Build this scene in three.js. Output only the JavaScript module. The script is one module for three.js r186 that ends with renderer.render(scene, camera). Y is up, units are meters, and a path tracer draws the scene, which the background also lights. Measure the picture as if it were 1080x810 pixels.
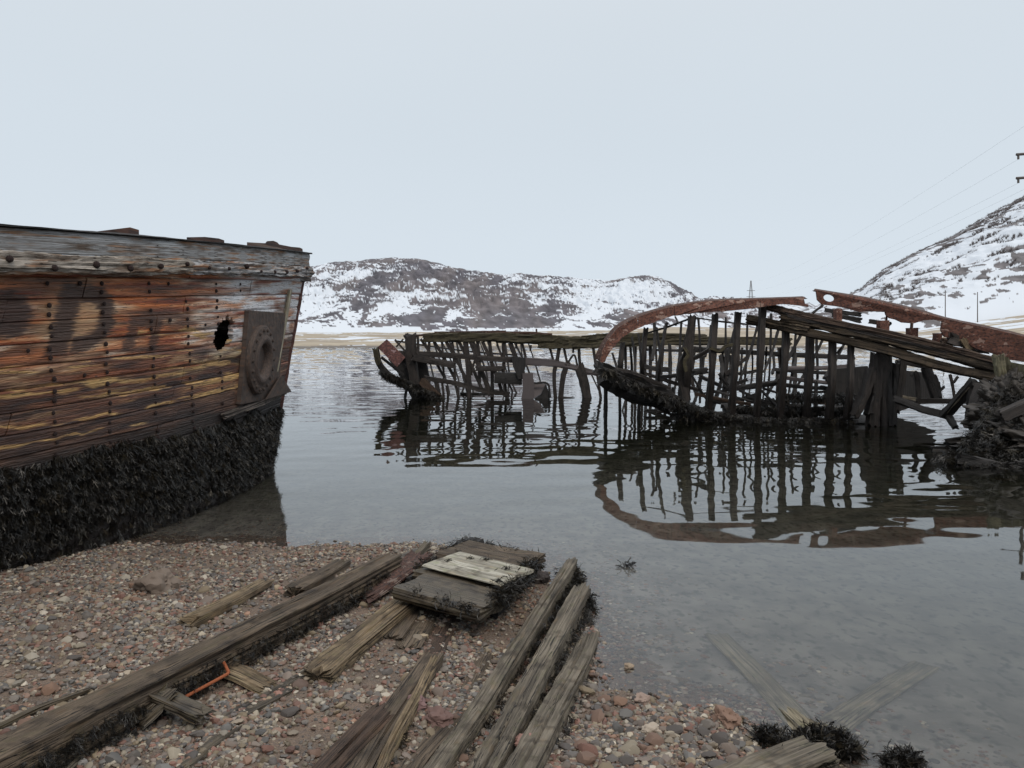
import * as THREE from 'three';
import { mergeGeometries, mergeVertices, toCreasedNormals } from 'three/addons/utils/BufferGeometryUtils.js';
import { createNoise2D, createNoise3D } from 'simplex-noise';

// ---------- camera, sky, sun, exposure ----------
const EYE = 1.6, FOCAL = 812, HORIZON = 358;                 // eye height over the water (m), focal length and horizon row of the 1080 x 810 photograph
const PITCH = Math.atan((405 - HORIZON) / FOCAL);
const scene = new THREE.Scene();
const camera = new THREE.PerspectiveCamera(2 * Math.atan(405 / FOCAL) * 180 / Math.PI, 4 / 3, 0.1, 6000);
camera.position.set(0, EYE, 0);
camera.rotation.x = -PITCH;

function mulberry(a) { return () => { a |= 0; a = a + 0x6D2B79F5 | 0; let t = Math.imul(a ^ a >>> 15, 1 | a); t = t + Math.imul(t ^ t >>> 7, 61 | t) ^ t; return ((t ^ t >>> 14) >>> 0) / 4294967296; }; }
const rnd = mulberry(4711);
const rr = (a, b) => a + (b - a) * rnd();
const n2 = createNoise2D(mulberry(11)), n3 = createNoise3D(mulberry(12));
const fbm = (x, y, o = 4) => { let s = 0, a = 0.5; for (let i = 0; i < o; i++) { s += a * n2(x, y); x = x * 2.03 + 17.1; y = y * 2.03 - 9.7; a *= 0.5; } return s; };
const clamp = (x, a = 0, b = 1) => Math.min(b, Math.max(a, x));
const lerp = (a, b, t) => a + (b - a) * t;
const smooth = (a, b, x) => { const t = clamp((x - a) / (b - a)); return t * t * (3 - 2 * t); };
const V = (x, y, z) => new THREE.Vector3(x, y, z);
function table(pts, x) { if (x <= pts[0][0]) return pts[0][1]; for (let i = 1; i < pts.length; i++) if (x <= pts[i][0]) { const [a, p] = pts[i - 1], [b, q] = pts[i]; return lerp(p, q, (x - a) / (b - a)); } return pts[pts.length - 1][1]; }

{ // overcast sky: an even layer of thin cloud, a little brighter overhead
  const w = 512, h = 256, d = new Float32Array(w * h * 4);
  for (let j = 0; j < h; j++) for (let i = 0; i < w; i++) {
    const el = (j + 0.5) / h * Math.PI - Math.PI / 2, az = i / w * Math.PI * 2;
    const c = Math.cos(el), k = n3(Math.cos(az) * c * 1.3, Math.sin(el) * 4, Math.sin(az) * c * 1.3) * 0.6 + n3(Math.cos(az) * c * 4, Math.sin(el) * 11, Math.sin(az) * c * 4) * 0.25;
    const up = clamp(Math.sin(el)), b = (1 + 0.012 * k) * (1 - 0.05 * smooth(0, 0.3, up) + 0.9 * smooth(0.35, 1, up)), n = smooth(0.2, 0.9, up), o = (j * w + i) * 4;
    d[o] = lerp(0.685, 0.74, n) * b; d[o + 1] = lerp(0.765, 0.755, n) * b; d[o + 2] = lerp(0.84, 0.78, n) * b; d[o + 3] = 1;
  }
  const sky = new THREE.DataTexture(d, w, h, THREE.RGBAFormat, THREE.FloatType);
  sky.mapping = THREE.EquirectangularReflectionMapping; sky.magFilter = sky.minFilter = THREE.LinearFilter; sky.needsUpdate = true;
  scene.background = sky; scene.environment = sky;
}
const sun = new THREE.DirectionalLight(0xfff4e6, 1.35);
sun.position.set(14, 40, 22); sun.target.position.set(0, 0, -10);
sun.castShadow = true; sun.shadow.radius = 40; sun.shadow.mapSize.set(2048, 2048);
Object.assign(sun.shadow.camera, { left: -30, right: 30, top: 30, bottom: -30, near: 1, far: 120 });
scene.add(sun, sun.target);

const renderer = new THREE.WebGLRenderer({ antialias: true });
renderer.toneMapping = THREE.LinearToneMapping;
renderer.toneMappingExposure = 1;
renderer.shadowMap.enabled = true;

// ---------- helpers: places ----------
const cP = Math.cos(PITCH), sP = Math.sin(PITCH);
function ray(px, py) { const v = (405 - py) / FOCAL; return [(px - 540) / FOCAL, v * cP - sP, -(cP + v * sP)]; }
function P(px, py, D) { const [x, y, z] = ray(px, py), k = D / -z; return V(x * k, EYE + y * k, -D); }            // the point at depth D (m) that the photograph shows there
function G(px, py, lev = 0) { const [x, y, z] = ray(px, py), k = (lev - EYE) / y; return V(x * k, lev, z * k); }  // ... on a level plane
function project(p) { const y = p.y - EYE, Z = -(y * sP + p.z * cP); return [540 + FOCAL * p.x / Z, 405 - FOCAL * (y * cP - p.z * sP) / Z]; }

// ---------- helpers: things ----------
const used = new Map();
function numbered(name) { const n = used.get(name) ?? 0; used.set(name, n + 1); return n ? `${name}_${String(n).padStart(3, '0')}` : name; }
function tag(o, label, category, group) { o.userData.label = label; o.userData.category = category; if (group) o.userData.group = group; return o; }
function mesh(name, geo, mat, parent) { const m = new THREE.Mesh(geo, mat); m.name = parent ? name : numbered(name); (parent ?? scene).add(m); return m; }
function thing(name, label, category, group) { const g = new THREE.Group(); g.name = numbered(name); scene.add(g); return tag(g, label, category, group); }
function structure(name, geo, mat) { const m = mesh(name, geo, mat); m.userData.kind = 'structure'; return m; }
const M4 = new THREE.Matrix4(), Q = new THREE.Quaternion(), E = new THREE.Euler();
function xf(p, e, s) { return new THREE.Matrix4().compose(p, Q.setFromEuler(E.set(...e)), typeof s === 'number' ? V(s, s, s) : s); }
function copies(name, geo, mat, matrices, parent, colors) {
  const m = new THREE.InstancedMesh(geo, mat, matrices.length); m.name = parent ? name : numbered(name);
  matrices.forEach((x, i) => m.setMatrixAt(i, x));
  if (colors) colors.forEach((c, i) => m.setColorAt(i, c));
  m.userData.kind = 'stuff'; (parent ?? scene).add(m); return m;
}
const C = (r, g, b) => new THREE.Color().setRGB(r / 255, g / 255, b / 255, THREE.SRGBColorSpace);

// ---------- helpers: textures ----------
function tex(w, h, f, srgb = true) {
  const d = new Uint8Array(w * h * 4);
  for (let j = 0; j < h; j++) for (let i = 0; i < w; i++) { const c = f(i / w, j / h), o = (j * w + i) * 4; if (typeof c === 'number') d[o] = d[o + 1] = d[o + 2] = clamp(c, 0, 1) * 255; else { d[o] = clamp(c[0], 0, 255); d[o + 1] = clamp(c[1], 0, 255); d[o + 2] = clamp(c[2], 0, 255); } d[o + 3] = 255; }
  const t = new THREE.DataTexture(d, w, h); t.magFilter = THREE.LinearFilter; t.minFilter = THREE.LinearMipmapLinearFilter; t.generateMipmaps = true;
  t.wrapS = t.wrapT = THREE.MirroredRepeatWrapping; if (srgb) t.colorSpace = THREE.SRGBColorSpace; t.needsUpdate = true; return t;
}
const mix3 = (a, b, t) => [lerp(a[0], b[0], t), lerp(a[1], b[1], t), lerp(a[2], b[2], t)];
const std = (o) => new THREE.MeshStandardMaterial({ roughness: 0.9, metalness: 0, ...o });
// ---------- the setting: seabed and beach, water, far shore, hills ----------
const SHORE = [[-60, -16], [-25, -11], [-12, -8.4], [-6.5, -6.6], [-4.4, -5.9], [-2.86, -5.95], [-1.73, -5.86], [-0.65, -5.9], [-0.1, -5.75], [0.14, -5.3], [0.3, -4.6], [0.37, -3.95], [0.42, -3.45], [0.66, -3.3], [0.93, -3.12], [1.02, -2.75], [1.5, -2.0], [3.2, -0.9], [9, 0.8], [30, 3], [60, 3], [60, 30], [-60, 30]];
function shoreDistance(x, z) {
  let best = 1e9, inside = false;
  for (let i = 0, j = SHORE.length - 1; i < SHORE.length; j = i++) {
    const [ax, az] = SHORE[j], [bx, bz] = SHORE[i], dx = bx - ax, dz = bz - az;
    const t = clamp(((x - ax) * dx + (z - az) * dz) / (dx * dx + dz * dz)); best = Math.min(best, Math.hypot(x - ax - t * dx, z - az - t * dz));
    if ((az > z) !== (bz > z) && x < (bx - ax) * (z - az) / (bz - az) + ax) inside = !inside;
  }
  return inside ? best : -best;
}
function ground(x, z) {
  const d = shoreDistance(x, z) + 0.07 * fbm(x * 1.7, z * 1.7, 3);
  const h = d > 0 ? 0.085 * d * (d < 2 ? 1 : 1) - 0.012 * Math.max(0, d - 2) ** 1.3 : -2.4 * (1 - Math.exp(0.055 * d));
  return Math.min(h, 0.6) + 0.02 * fbm(x * 0.9 + 5, z * 0.9, 3) * smooth(-0.4, 0.5, Math.abs(d)) + 0.006 * fbm(x * 6, z * 6, 2);
}
function onGround(px, py, off = 0) { let p = G(px, py, off); for (let i = 0; i < 8; i++) p = G(px, py, off + ground(p.x, p.z)); return p; }

function grid(xs, zs, f, uvScale = 1) {           // a sheet over the columns xs and rows zs; f(x, z) gives the point (and colour)
  const pos = [], uv = [], col = [], idx = [], nx = xs.length, nz = zs.length; let coloured = false;
  for (const z of zs) for (const x of xs) { const r = f(x, z); pos.push(r[0], r[1], r[2]); uv.push(r[0] * uvScale, r[2] * uvScale); if (r[3]) { coloured = true; col.push(...r[3]); } }
  for (let j = 0; j < nz - 1; j++) for (let i = 0; i < nx - 1; i++) { const a = j * nx + i; idx.push(a, a + 1, a + nx, a + 1, a + nx + 1, a + nx); }
  const g = new THREE.BufferGeometry(); g.setAttribute('position', new THREE.Float32BufferAttribute(pos, 3)); g.setAttribute('uv', new THREE.Float32BufferAttribute(uv, 2));
  if (coloured) g.setAttribute('color', new THREE.Float32BufferAttribute(col, 3));
  g.setIndex(idx); g.computeVertexNormals(); return g;
}
const steps = (a, b, n) => Array.from({ length: n + 1 }, (_, i) => lerp(a, b, i / n));

const gritMap = tex(1024, 1024, (u, v) => {
  const x = u * 60, y = v * 60, big = fbm(u * 5, v * 5, 4), mid = fbm(x, y, 2), fine = n2(x * 3.1, y * 3.1) * 0.5 + n2(x * 7, y * 7) * 0.5;
  let c = mix3([90, 79, 69], [114, 97, 83], clamp(0.5 + big));
  c = mix3(c, [92, 84, 82], clamp(mid * 0.9)); c = mix3(c, [140, 120, 104], clamp(fine * 0.8 - 0.1)); c = mix3(c, [58, 50, 46], clamp(-fine * 0.9 - 0.1));
  return c;
});
const gritBump = tex(1024, 1024, (u, v) => 0.5 + 0.25 * n2(u * 90, v * 90) + 0.2 * n2(u * 230 + 9, v * 230), false);
gritMap.wrapS = gritMap.wrapT = gritBump.wrapS = gritBump.wrapT = THREE.MirroredRepeatWrapping;
const gritMat = std({ map: gritMap, bumpMap: gritBump, bumpScale: 0.012, roughness: 0.92 });
const axisX = [...steps(-70, -5, 46), ...steps(-5, 3.5, 230).slice(1), ...steps(3.5, 22, 60).slice(1), ...steps(22, 75, 20).slice(1)];
const axisZ = [...steps(12, -1.5, 16), ...steps(-1.5, -9, 210).slice(1), ...steps(-9, -30, 60).slice(1), ...steps(-30, -300, 26).slice(1)];
const beach = structure('beach', grid(axisX, axisZ, (x, z) => [x, ground(x, z), z], 0.45), gritMat);

// silt over the stones of the sea floor
const siltMap = tex(1024, 1024, (u, v) => { const a = fbm(u * 9, v * 9, 5), b = fbm(u * 30 + 4, v * 22, 4), s = fbm(u * 14, v * 60 + 3, 4); let c = mix3([100, 96, 91], [128, 123, 116], clamp(0.5 + a * 1.2)); c = mix3(c, [70, 68, 65], clamp(b * 2 - 0.25)); c = mix3(c, [134, 129, 121], clamp(s * 1.6 - 0.45) * 0.6); return c; });
structure('seabed', grid([...steps(-70, -4, 30), ...steps(-4, 5, 240).slice(1), ...steps(5, 75, 60).slice(1)], [...steps(6, -2, 14), ...steps(-2, -8, 200).slice(1), ...steps(-8, -12, 50).slice(1), ...steps(-12, -300, 60).slice(1)], (x, z) => { const d = shoreDistance(x, z) + 0.12 * fbm(x * 2.3, z * 2.3, 3) + 0.08 * n2(x * 9, z * 9); return [x, ground(x, z) - 0.03 + 0.037 * smooth(0.0, -0.4, d) + 0.002 * n2(x * 9, z * 9), z]; }, 0.3), std({ map: siltMap, roughness: 1 }));

// water: long low ripples; calm by the beach, livelier farther out
const waves = [];
{ const r = mulberry(77); for (let i = 0; i < 26; i++) { const wl = 0.34 * Math.pow(5.2, r()), k = 2 * Math.PI / wl, th = Math.PI / 2 + (r() + r() - 1) * 1.35; waves.push([k * Math.cos(th), k * Math.sin(th), r() * 6.283, k, wl]); } }
function waterNormal(x, z, D) {
  const calm = lerp(0.0018, 0.0045, smooth(5, 14, D)) + 0.006 * smooth(18, 45, D) + 0.02 * smooth(60, 140, D);
  const gust = clamp(0.75 + 0.9 * fbm(x * 0.05 + 3, z * 0.13, 3), 0.2, 1.6);
  let sx = 0, sz = 0;
  for (const [kx, kz, ph, k, wl] of waves) { const c = Math.cos(kx * x + kz * z + ph + 0.6 * n2(x * 0.2, z * 0.2)); const s = calm * gust * Math.pow(wl, 0.25); sx += kx / k * c * s; sz += kz / k * c * s; }
  return [sx, sz];
}
{
  const cols = [...steps(-1.6, -0.72, 60), ...steps(-0.72, 0.72, 620).slice(1), ...steps(0.72, 1.6, 60).slice(1)], rows = [1.2];
  while (rows[rows.length - 1] < 320) { const D = rows[rows.length - 1]; rows.push(D + Math.max(0.04, D * D / 1300 * 0.55)); }
  const pos = [], nor = [], uv = [], idx = [], nx = cols.length;
  for (const D of rows) for (const u of cols) { const x = u * D, z = -D, [sx, sz] = waterNormal(x, z, D), l = Math.hypot(sx, 1, sz); pos.push(x, 0, z); nor.push(-sx / l, 1 / l, -sz / l); uv.push(x, z); }
  for (let j = 0; j < rows.length - 1; j++) for (let i = 0; i < nx - 1; i++) { const a = j * nx + i; idx.push(a, a + 1, a + nx, a + 1, a + nx + 1, a + nx); }
  const g = new THREE.BufferGeometry(); g.setAttribute('position', new THREE.Float32BufferAttribute(pos, 3)); g.setAttribute('normal', new THREE.Float32BufferAttribute(nor, 3)); g.setAttribute('uv', new THREE.Float32BufferAttribute(uv, 2)); g.setIndex(idx);
  structure('water', g, new THREE.MeshPhysicalMaterial({ color: 0xffffff, roughness: 0.02, transmission: 1, thickness: 1, ior: 1.5, attenuationColor: C(152, 156, 144), attenuationDistance: 1.15 }));
}

// far shore and hills, by bearing (photograph column) and distance
const polar = (px, D) => (px - 540) / FOCAL * D;
const snowC = [0.56, 0.6, 0.65], rockC = [0.1, 0.096, 0.112], rockC2 = [0.155, 0.138, 0.142], strawC = [0.36, 0.31, 0.235], strawC2 = [0.24, 0.2, 0.15], heathC = [0.16, 0.145, 0.12];
const hillMat = std({ vertexColors: true, roughness: 0.95 });
const FLAT = [[-400, 4.5], [300, 4.5], [560, 5.2], [700, 6], [800, 5.5], [960, 6.5], [1040, 13], [1100, 17], [1500, 24]];
function flatHeight(px, D) {
  const rim = table(FLAT, px), x = polar(px, D);
  const shore = 150 + 10 * fbm(px * 0.004, 3, 3) - 25 * smooth(760, 1000, px);
  const s = clamp((D - shore) / 260), m = smooth(620, 720, px) * (1 - smooth(760, 900, px)) * 1.5;
  return -0.9 + 1.0 * smooth(shore - 8, shore + 1, D) + 0.5 * smooth(shore, shore + 12, D) + rim * Math.pow(s, 0.75) + m * smooth(160, 300, D) + 0.5 * fbm(x * 0.03, D * 0.03, 4) * smooth(shore, shore + 30, D);
}
structure('far_shore', grid([...steps(-500, 280, 60), ...steps(280, 1100, 620).slice(1), ...steps(1100, 1900, 60).slice(1)], [...steps(125, 240, 110), ...steps(240, 520, 90).slice(1)], (px, D) => {
  const x = polar(px, D), h = flatHeight(px, D);
  const n = fbm(x * 0.02 + 40, D * 0.06, 4) + 0.35 * fbm(x * 0.12, D * 0.3, 3);
  let c = mix3(strawC, strawC2, clamp(0.5 + 1.6 * fbm(x * 0.05, D * 0.2, 4)));
  if (n > 0.2 - 0.2 * smooth(900, 1000, px) + 0.25 * smooth(600, 680, px) * (1 - smooth(860, 940, px))) c = snowC;
  if (h < 0.35 + 0.2 * fbm(x * 0.1, 5, 2)) c = [0.13, 0.115, 0.1];
  return [x, h, -D, c];
}), hillMat);

const RIDGE = [[-900, 300], [-400, 270], [0, 282], [200, 290], [300, 288], [322, 283], [345, 278], [380, 276], [415, 272.5], [450, 275], [470, 281], [490, 284.5], [530, 291], [548, 288.5], [560, 290], [600, 293.5], [640, 297], [658, 294], [678, 291.5], [694, 293], [712, 302], [738, 316], [752, 314.5], [790, 317], [850, 322], [960, 330], [1200, 338], [2000, 345]];
const BLOBS = [[478, 0.62, 62, 0.36, 0.26], [392, 0.45, 40, 0.3, 0.1], [415, 0.95, 90, 0.1, 0.25], [520, 0.3, 60, 0.3, 0.14], [335, 0.5, 30, 0.5, -0.22], [440, 0.25, 45, 0.12, -0.3], [600, 0.75, 55, 0.25, -0.15], [690, 0.9, 42, 0.16, 0.4], [655, 0.5, 40, 0.2, -0.4], [560, 0.2, 60, 0.2, 0.14], [620, 0.25, 40, 0.25, -0.1], [728, 0.8, 20, 0.3, 0.3], [345, 0.05, 60, 0.1, -0.3]];
function hill(name, ridge, D0, D1, pxs, rows, look) {
  structure(name, grid(pxs, rows, (px, r) => {
    const top = EYE + (HORIZON - table(ridge, px)) * D1 / FOCAL, D = lerp(D0, D1, r), x = polar(px, D), base = flatHeight(px, Math.min(D0, 400)) - 1.5;
    const s = clamp(r, 0, 1), up = Math.pow(s, 0.72);
    const rugged = (1 - Math.abs(fbm(x * 0.018 + 9, D * 0.018, 4)) * 2 - 0.6) * 6 + fbm(x * 0.06 + D * 0.02, D * 0.03, 3) * 4.5 + fbm(x * 0.25, D * 0.07, 2) * 0.9;
    let h = base + (top - base) * up + rugged * smooth(0, 0.25, s) * (1 - 0.75 * smooth(0.7, 1, s)) * look.rough;
    if (r > 1) h -= (r - 1) * 90;
    return [x, h, -D, look.colour(px, x, D, h, s, up)];
  }), hillMat);
}
hill('hills', RIDGE, 400, 760, [...steps(-500, 290, 60), ...steps(290, 830, 760).slice(1), ...steps(830, 1500, 60).slice(1)], steps(0, 1.15, 330), { rough: 1, colour: (px, x, D, h, s, up) => {
  const wx = x + 14 * fbm(x * 0.03, h * 0.05, 3), wy = h * 1.7 + 10 * fbm(x * 0.03 + 50, h * 0.05, 3);
  let v = 0.62 * fbm((wx + wy * 0.5) * 0.022, wy * 0.034, 3) + 0.62 * fbm((wx + wy * 0.9) * 0.05, wy * 0.1, 4) + 0.42 * fbm((wx + wy * 0.5) * 0.14, wy * 0.34, 3) + 0.3 * fbm((x + h * 0.8) * 0.34, h * 0.9, 2) + 0.075;
  for (const [bx, bu, sx, su, k] of BLOBS) v += k * Math.exp(-(((px - bx) / sx) ** 2) - ((up - bu) / su) ** 2);
  v -= 0.12 * smooth(560, 620, px);
  if (up < 0.06) v -= 0.35;
  if (v < 0.015 + 0.02 * n2(x * 0.9, h * 1.1)) return snowC;
  const c = mix3(rockC, rockC2, clamp(0.35 + 1.3 * fbm(x * 0.03, h * 0.02, 4)));
  const tone = 0.85 + 0.6 * fbm(x * 0.1 + h * 0.08, h * 0.16, 4);
  return [c[0] * tone, c[1] * tone, c[2] * tone];
} });
const RIDGE_R = [[840, 330], [880, 316], [905, 305], [930, 284], [960, 268], [1000, 250], [1040, 226], [1080, 205], [1150, 178], [1260, 150], [1500, 120], [1900, 110]];
hill('snowy_hillside', RIDGE_R, 250, 470, [...steps(840, 1110, 520), ...steps(1110, 1900, 120).slice(1)], steps(0, 1.15, 320), { rough: 0.4, colour: (px, x, D, h, s, up) => {
  const along = x * 0.8 + h * 0.9, across = h * 0.9 - x * 0.42;
  let v = 0.5 * fbm(along * 0.022, across * 0.08, 4) + 0.65 * fbm(along * 0.12, across * 0.36, 4) - 0.17;
  v += 0.32 * Math.exp(-(((up - 0.93) / 0.09) ** 2)) + 0.16 * Math.exp(-(((up - 0.35) / 0.12) ** 2));
  if (v < 0.03) return snowC;
  const t = 0.8 + 0.6 * fbm(x * 0.3, h * 0.3, 2); return [0.15 * t, 0.14 * t, 0.145 * t];
} });
// ---------- wood, rust, weed ----------
function woodTone(u, v, s) {                       // u across the grain, v along it, both in metres
  const warp = 0.006 * fbm(v * 1.1 + s, u * 3, 2);
  const grain = n2((u + warp) * 60 + s, v * 0.9) * 0.5 + n2((u + warp) * 130, v * 1.6 + s) * 0.35 + n2((u + warp) * 34, v * 0.7 + 9) * 0.3, fine = n2((u + warp) * 330, v * 6 + s);
  const crack = Math.abs(n2((u + warp) * 26 + 3 + s, v * 0.55) * 0.6 + 0.3 * n2((u + warp) * 60, v * 1.1) + 0.12 * n2(u * 150, v * 5));
  return { t: 0.5 + 0.5 * grain + 0.2 * fine + 0.45 * fbm(u * 6 + s, v * 2.6, 4), crack: (1 - smooth(0.006, 0.05, crack)) * smooth(-0.35, 0.05, n2(u * 7, v * 1.7 + 40)) };
}
const woodMap = tex(512, 2048, (u, v) => {
  const { t, crack } = woodTone(u * 0.5, v * 2, 0), moss = clamp(fbm(u * 6 + 8, v * 12, 4) * 2.2 - 0.35);
  let c = mix3([112, 106, 97], [216, 211, 202], clamp(t)); c = mix3(c, [140, 146, 112], 0.45 * moss); c = mix3(c, [186, 158, 122], clamp(fbm(u * 7, v * 7 + 30, 4) * 1.6 - 0.4) * 0.6);
  c = mix3(c, [96, 88, 78], clamp(fbm(u * 2.5 + 60, v * 9, 4) * 2.2 - 0.3) * 0.75);
  return mix3(c, [42, 36, 30], crack * 0.9);
});
const woodBump = tex(512, 2048, (u, v) => { const { t, crack } = woodTone(u * 0.5, v * 2, 0); return 0.3 + 0.45 * t - 0.55 * crack; }, false);
for (const t of [woodMap, woodBump]) t.repeat.set(2, 0.5);
const wood = (r, g, b, o = {}) => std({ map: woodMap, bumpMap: woodBump, bumpScale: 0.012, color: C(r, g, b), roughness: 0.85, ...o });
const M = {
  beam: wood(140, 133, 122), beamBrown: wood(120, 107, 93), beamTan: wood(160, 143, 118), beamGreen: wood(156, 154, 132), boardWet: wood(108, 98, 82, { roughness: 0.5 }), pale: wood(212, 213, 206, { bumpScale: 0.003 }),
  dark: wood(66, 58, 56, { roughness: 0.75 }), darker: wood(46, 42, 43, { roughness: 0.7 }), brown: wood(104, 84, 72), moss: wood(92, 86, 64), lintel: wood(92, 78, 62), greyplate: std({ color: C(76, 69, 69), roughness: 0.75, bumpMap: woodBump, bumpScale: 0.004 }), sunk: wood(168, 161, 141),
};
const rustMap = tex(1024, 512, (u, v) => {
  const x = u * 16, y = v * 8, n = fbm(x, y, 4), m = fbm(x * 3 + 5, y * 3, 4);
  let c = mix3([106, 76, 68], [142, 104, 94], clamp(0.5 + n)); c = mix3(c, [66, 48, 46], clamp(-m * 2.2 - 0.15)); c = mix3(c, [170, 104, 66], clamp(m * 2 - 0.6));
  const flake = fbm(x * 0.45 + 30, y * 0.7 + 4, 5); if (flake > 0.36 + 0.12 * n2(x * 3, y * 3)) c = mix3(c, [190, 172, 166], 0.85);
  return c;
});
const rustIron = tex(512, 512, (u, v) => { const n = fbm(u * 9, v * 9, 5), m = fbm(u * 30 + 7, v * 30, 4); let c = mix3([60, 50, 45], [78, 65, 58], clamp(0.5 + n)); c = mix3(c, [118, 74, 48], clamp(m * 2 - 0.5) * 0.7); return mix3(c, [48, 41, 39], clamp(-m * 2 - 0.3)); });
const rustBump = tex(512, 256, (u, v) => 0.5 + 0.5 * fbm(u * 34, v * 17, 4), false);
const rustMat = (r, g, b, o = {}) => std({ map: rustMap, bumpMap: rustBump, bumpScale: 0.008, color: C(r, g, b), roughness: 0.85, ...o });
M.rust = rustMat(200, 184, 172); M.rustDark = rustMat(150, 146, 138); M.rustPink = rustMat(198, 184, 192); M.iron = std({ map: rustIron, color: C(255, 255, 255), bumpMap: rustBump, bumpScale: 0.006, roughness: 0.75 });
M.weed = new THREE.MeshPhysicalMaterial({ color: 0xffffff, roughness: 0.4, specularIntensity: 0.8 }); M.weedDull = std({ color: C(40, 34, 28), roughness: 0.6 });

// a swept timber: cross-section width x thickness along a line of points, with checks, worn corners and ragged ends
function timber(pts, w, t, o = {}) {
  const { up = V(0, 1, 0), seed = rnd() * 1000, rough = 0.006, seg, side = 5, rag = 0.04, checks = 3, taper = 1, twist = 0, round = 0.16 } = o;
  const curve = pts.length > 2 ? new THREE.CatmullRomCurve3(pts, false, 'centripetal') : new THREE.LineCurve3(pts[0], pts[1]);
  const len = curve.getLength(), ns = seg ?? clamp(Math.round(len / 0.07), 6, 70), ring = [];
  for (let f = 0; f < 4; f++) for (let k = 0; k < side; k++) {
    const q = -1 + 2 * k / side, [a, b] = [[q, 1], [1, -q], [-q, -1], [-1, q]][f];
    const m = Math.max(Math.abs(a), Math.abs(b)), c = Math.hypot(a, b), r = m * (1 - round * (c - 1) / 0.414 * 0.5); ring.push([a * r, b * r]);
  }
  const n = ring.length, grooves = []; const R = mulberry(Math.floor(seed * 977) + 3);
  for (let i = 0; i < checks; i++) grooves.push([Math.floor(R() * n), R() * 0.7, 0.25 + R() * 0.6, (0.06 + 0.14 * R()) * Math.min(w, t)]);
  const pos = [], uv = [], idx = [], T = V(0, 0, 0), S = V(0, 0, 0), U = V(0, 0, 0), c0 = V(0, 0, 0), p = V(0, 0, 0), u0 = R() * 3, v0 = R() * 3;
  const perim = ring.map((q, i) => i).reduce((a, i) => { const A = ring[i], B = ring[(i + 1) % n]; a.push(a[a.length - 1] + Math.hypot((B[0] - A[0]) * w / 2, (B[1] - A[1]) * t / 2)); return a; }, [0]);
  for (let j = 0; j <= ns; j++) {
    const s = j / ns; curve.getPoint(s, c0); curve.getTangent(s, T); S.crossVectors(T, up).normalize(); U.crossVectors(S, T).normalize();
    const ang = twist * s, ca = Math.cos(ang), sa = Math.sin(ang), tp = lerp(1, taper, s), wob = 1 + 0.05 * n2(s * len * 1.1 + seed, 3);
    for (let i = 0; i <= n; i++) {
      const [a, b] = ring[i % n], along = s * len; let g = 1;
      for (const [gi, gs, gl, gd] of grooves) if (gi === i % n && s > gs && s < gs + gl) g -= gd / Math.min(w, t) * 1.6 * Math.sin(Math.PI * (s - gs) / gl) ** 0.5;
      const nz = rough * (0.8 * n3(along * 0.9, a * 2 + seed, b * 2) + 0.5 * n3(along * 4, a * 8 + seed, b * 8) + 0.35 * n3(along * 11, a * 5 + seed, b * 5));
      const aa = a * w / 2 * tp * wob * g + a * nz, bb = b * t / 2 * tp * g + b * nz;
      const x = aa * ca - bb * sa, y = aa * sa + bb * ca; let e = 0;
      if (j === 0) e = -rag * (0.5 + 0.9 * n2(a * 2.3 + seed, b * 2.3)); if (j === ns) e = rag * (0.5 + 0.9 * n2(a * 2.3 + 7, b * 2.3 + seed));
      p.copy(c0).addScaledVector(S, x).addScaledVector(U, y).addScaledVector(T, e); pos.push(p.x, p.y, p.z); uv.push(u0 + perim[i], v0 + along);
    }
  }
  const m = n + 1;
  for (let j = 0; j < ns; j++) for (let i = 0; i < n; i++) { const a = j * m + i; idx.push(a, a + m, a + 1, a + 1, a + m, a + m + 1); }
  for (const [j, flip] of [[0, false], [ns, true]]) {
    const c = pos.length / 3; let cx = 0, cy = 0, cz = 0; for (let i = 0; i < n; i++) { cx += pos[(j * m + i) * 3]; cy += pos[(j * m + i) * 3 + 1]; cz += pos[(j * m + i) * 3 + 2]; }
    pos.push(cx / n, cy / n, cz / n); uv.push(u0, v0); for (let i = 0; i < n; i++) flip ? idx.push(j * m + i, c, j * m + i + 1) : idx.push(j * m + i, j * m + i + 1, c);
  }
  const g = new THREE.BufferGeometry(); g.setAttribute('position', new THREE.Float32BufferAttribute(pos, 3)); g.setAttribute('uv', new THREE.Float32BufferAttribute(uv, 2)); g.setIndex(idx);
  return toCreasedNormals(g, 0.7);
}
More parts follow.
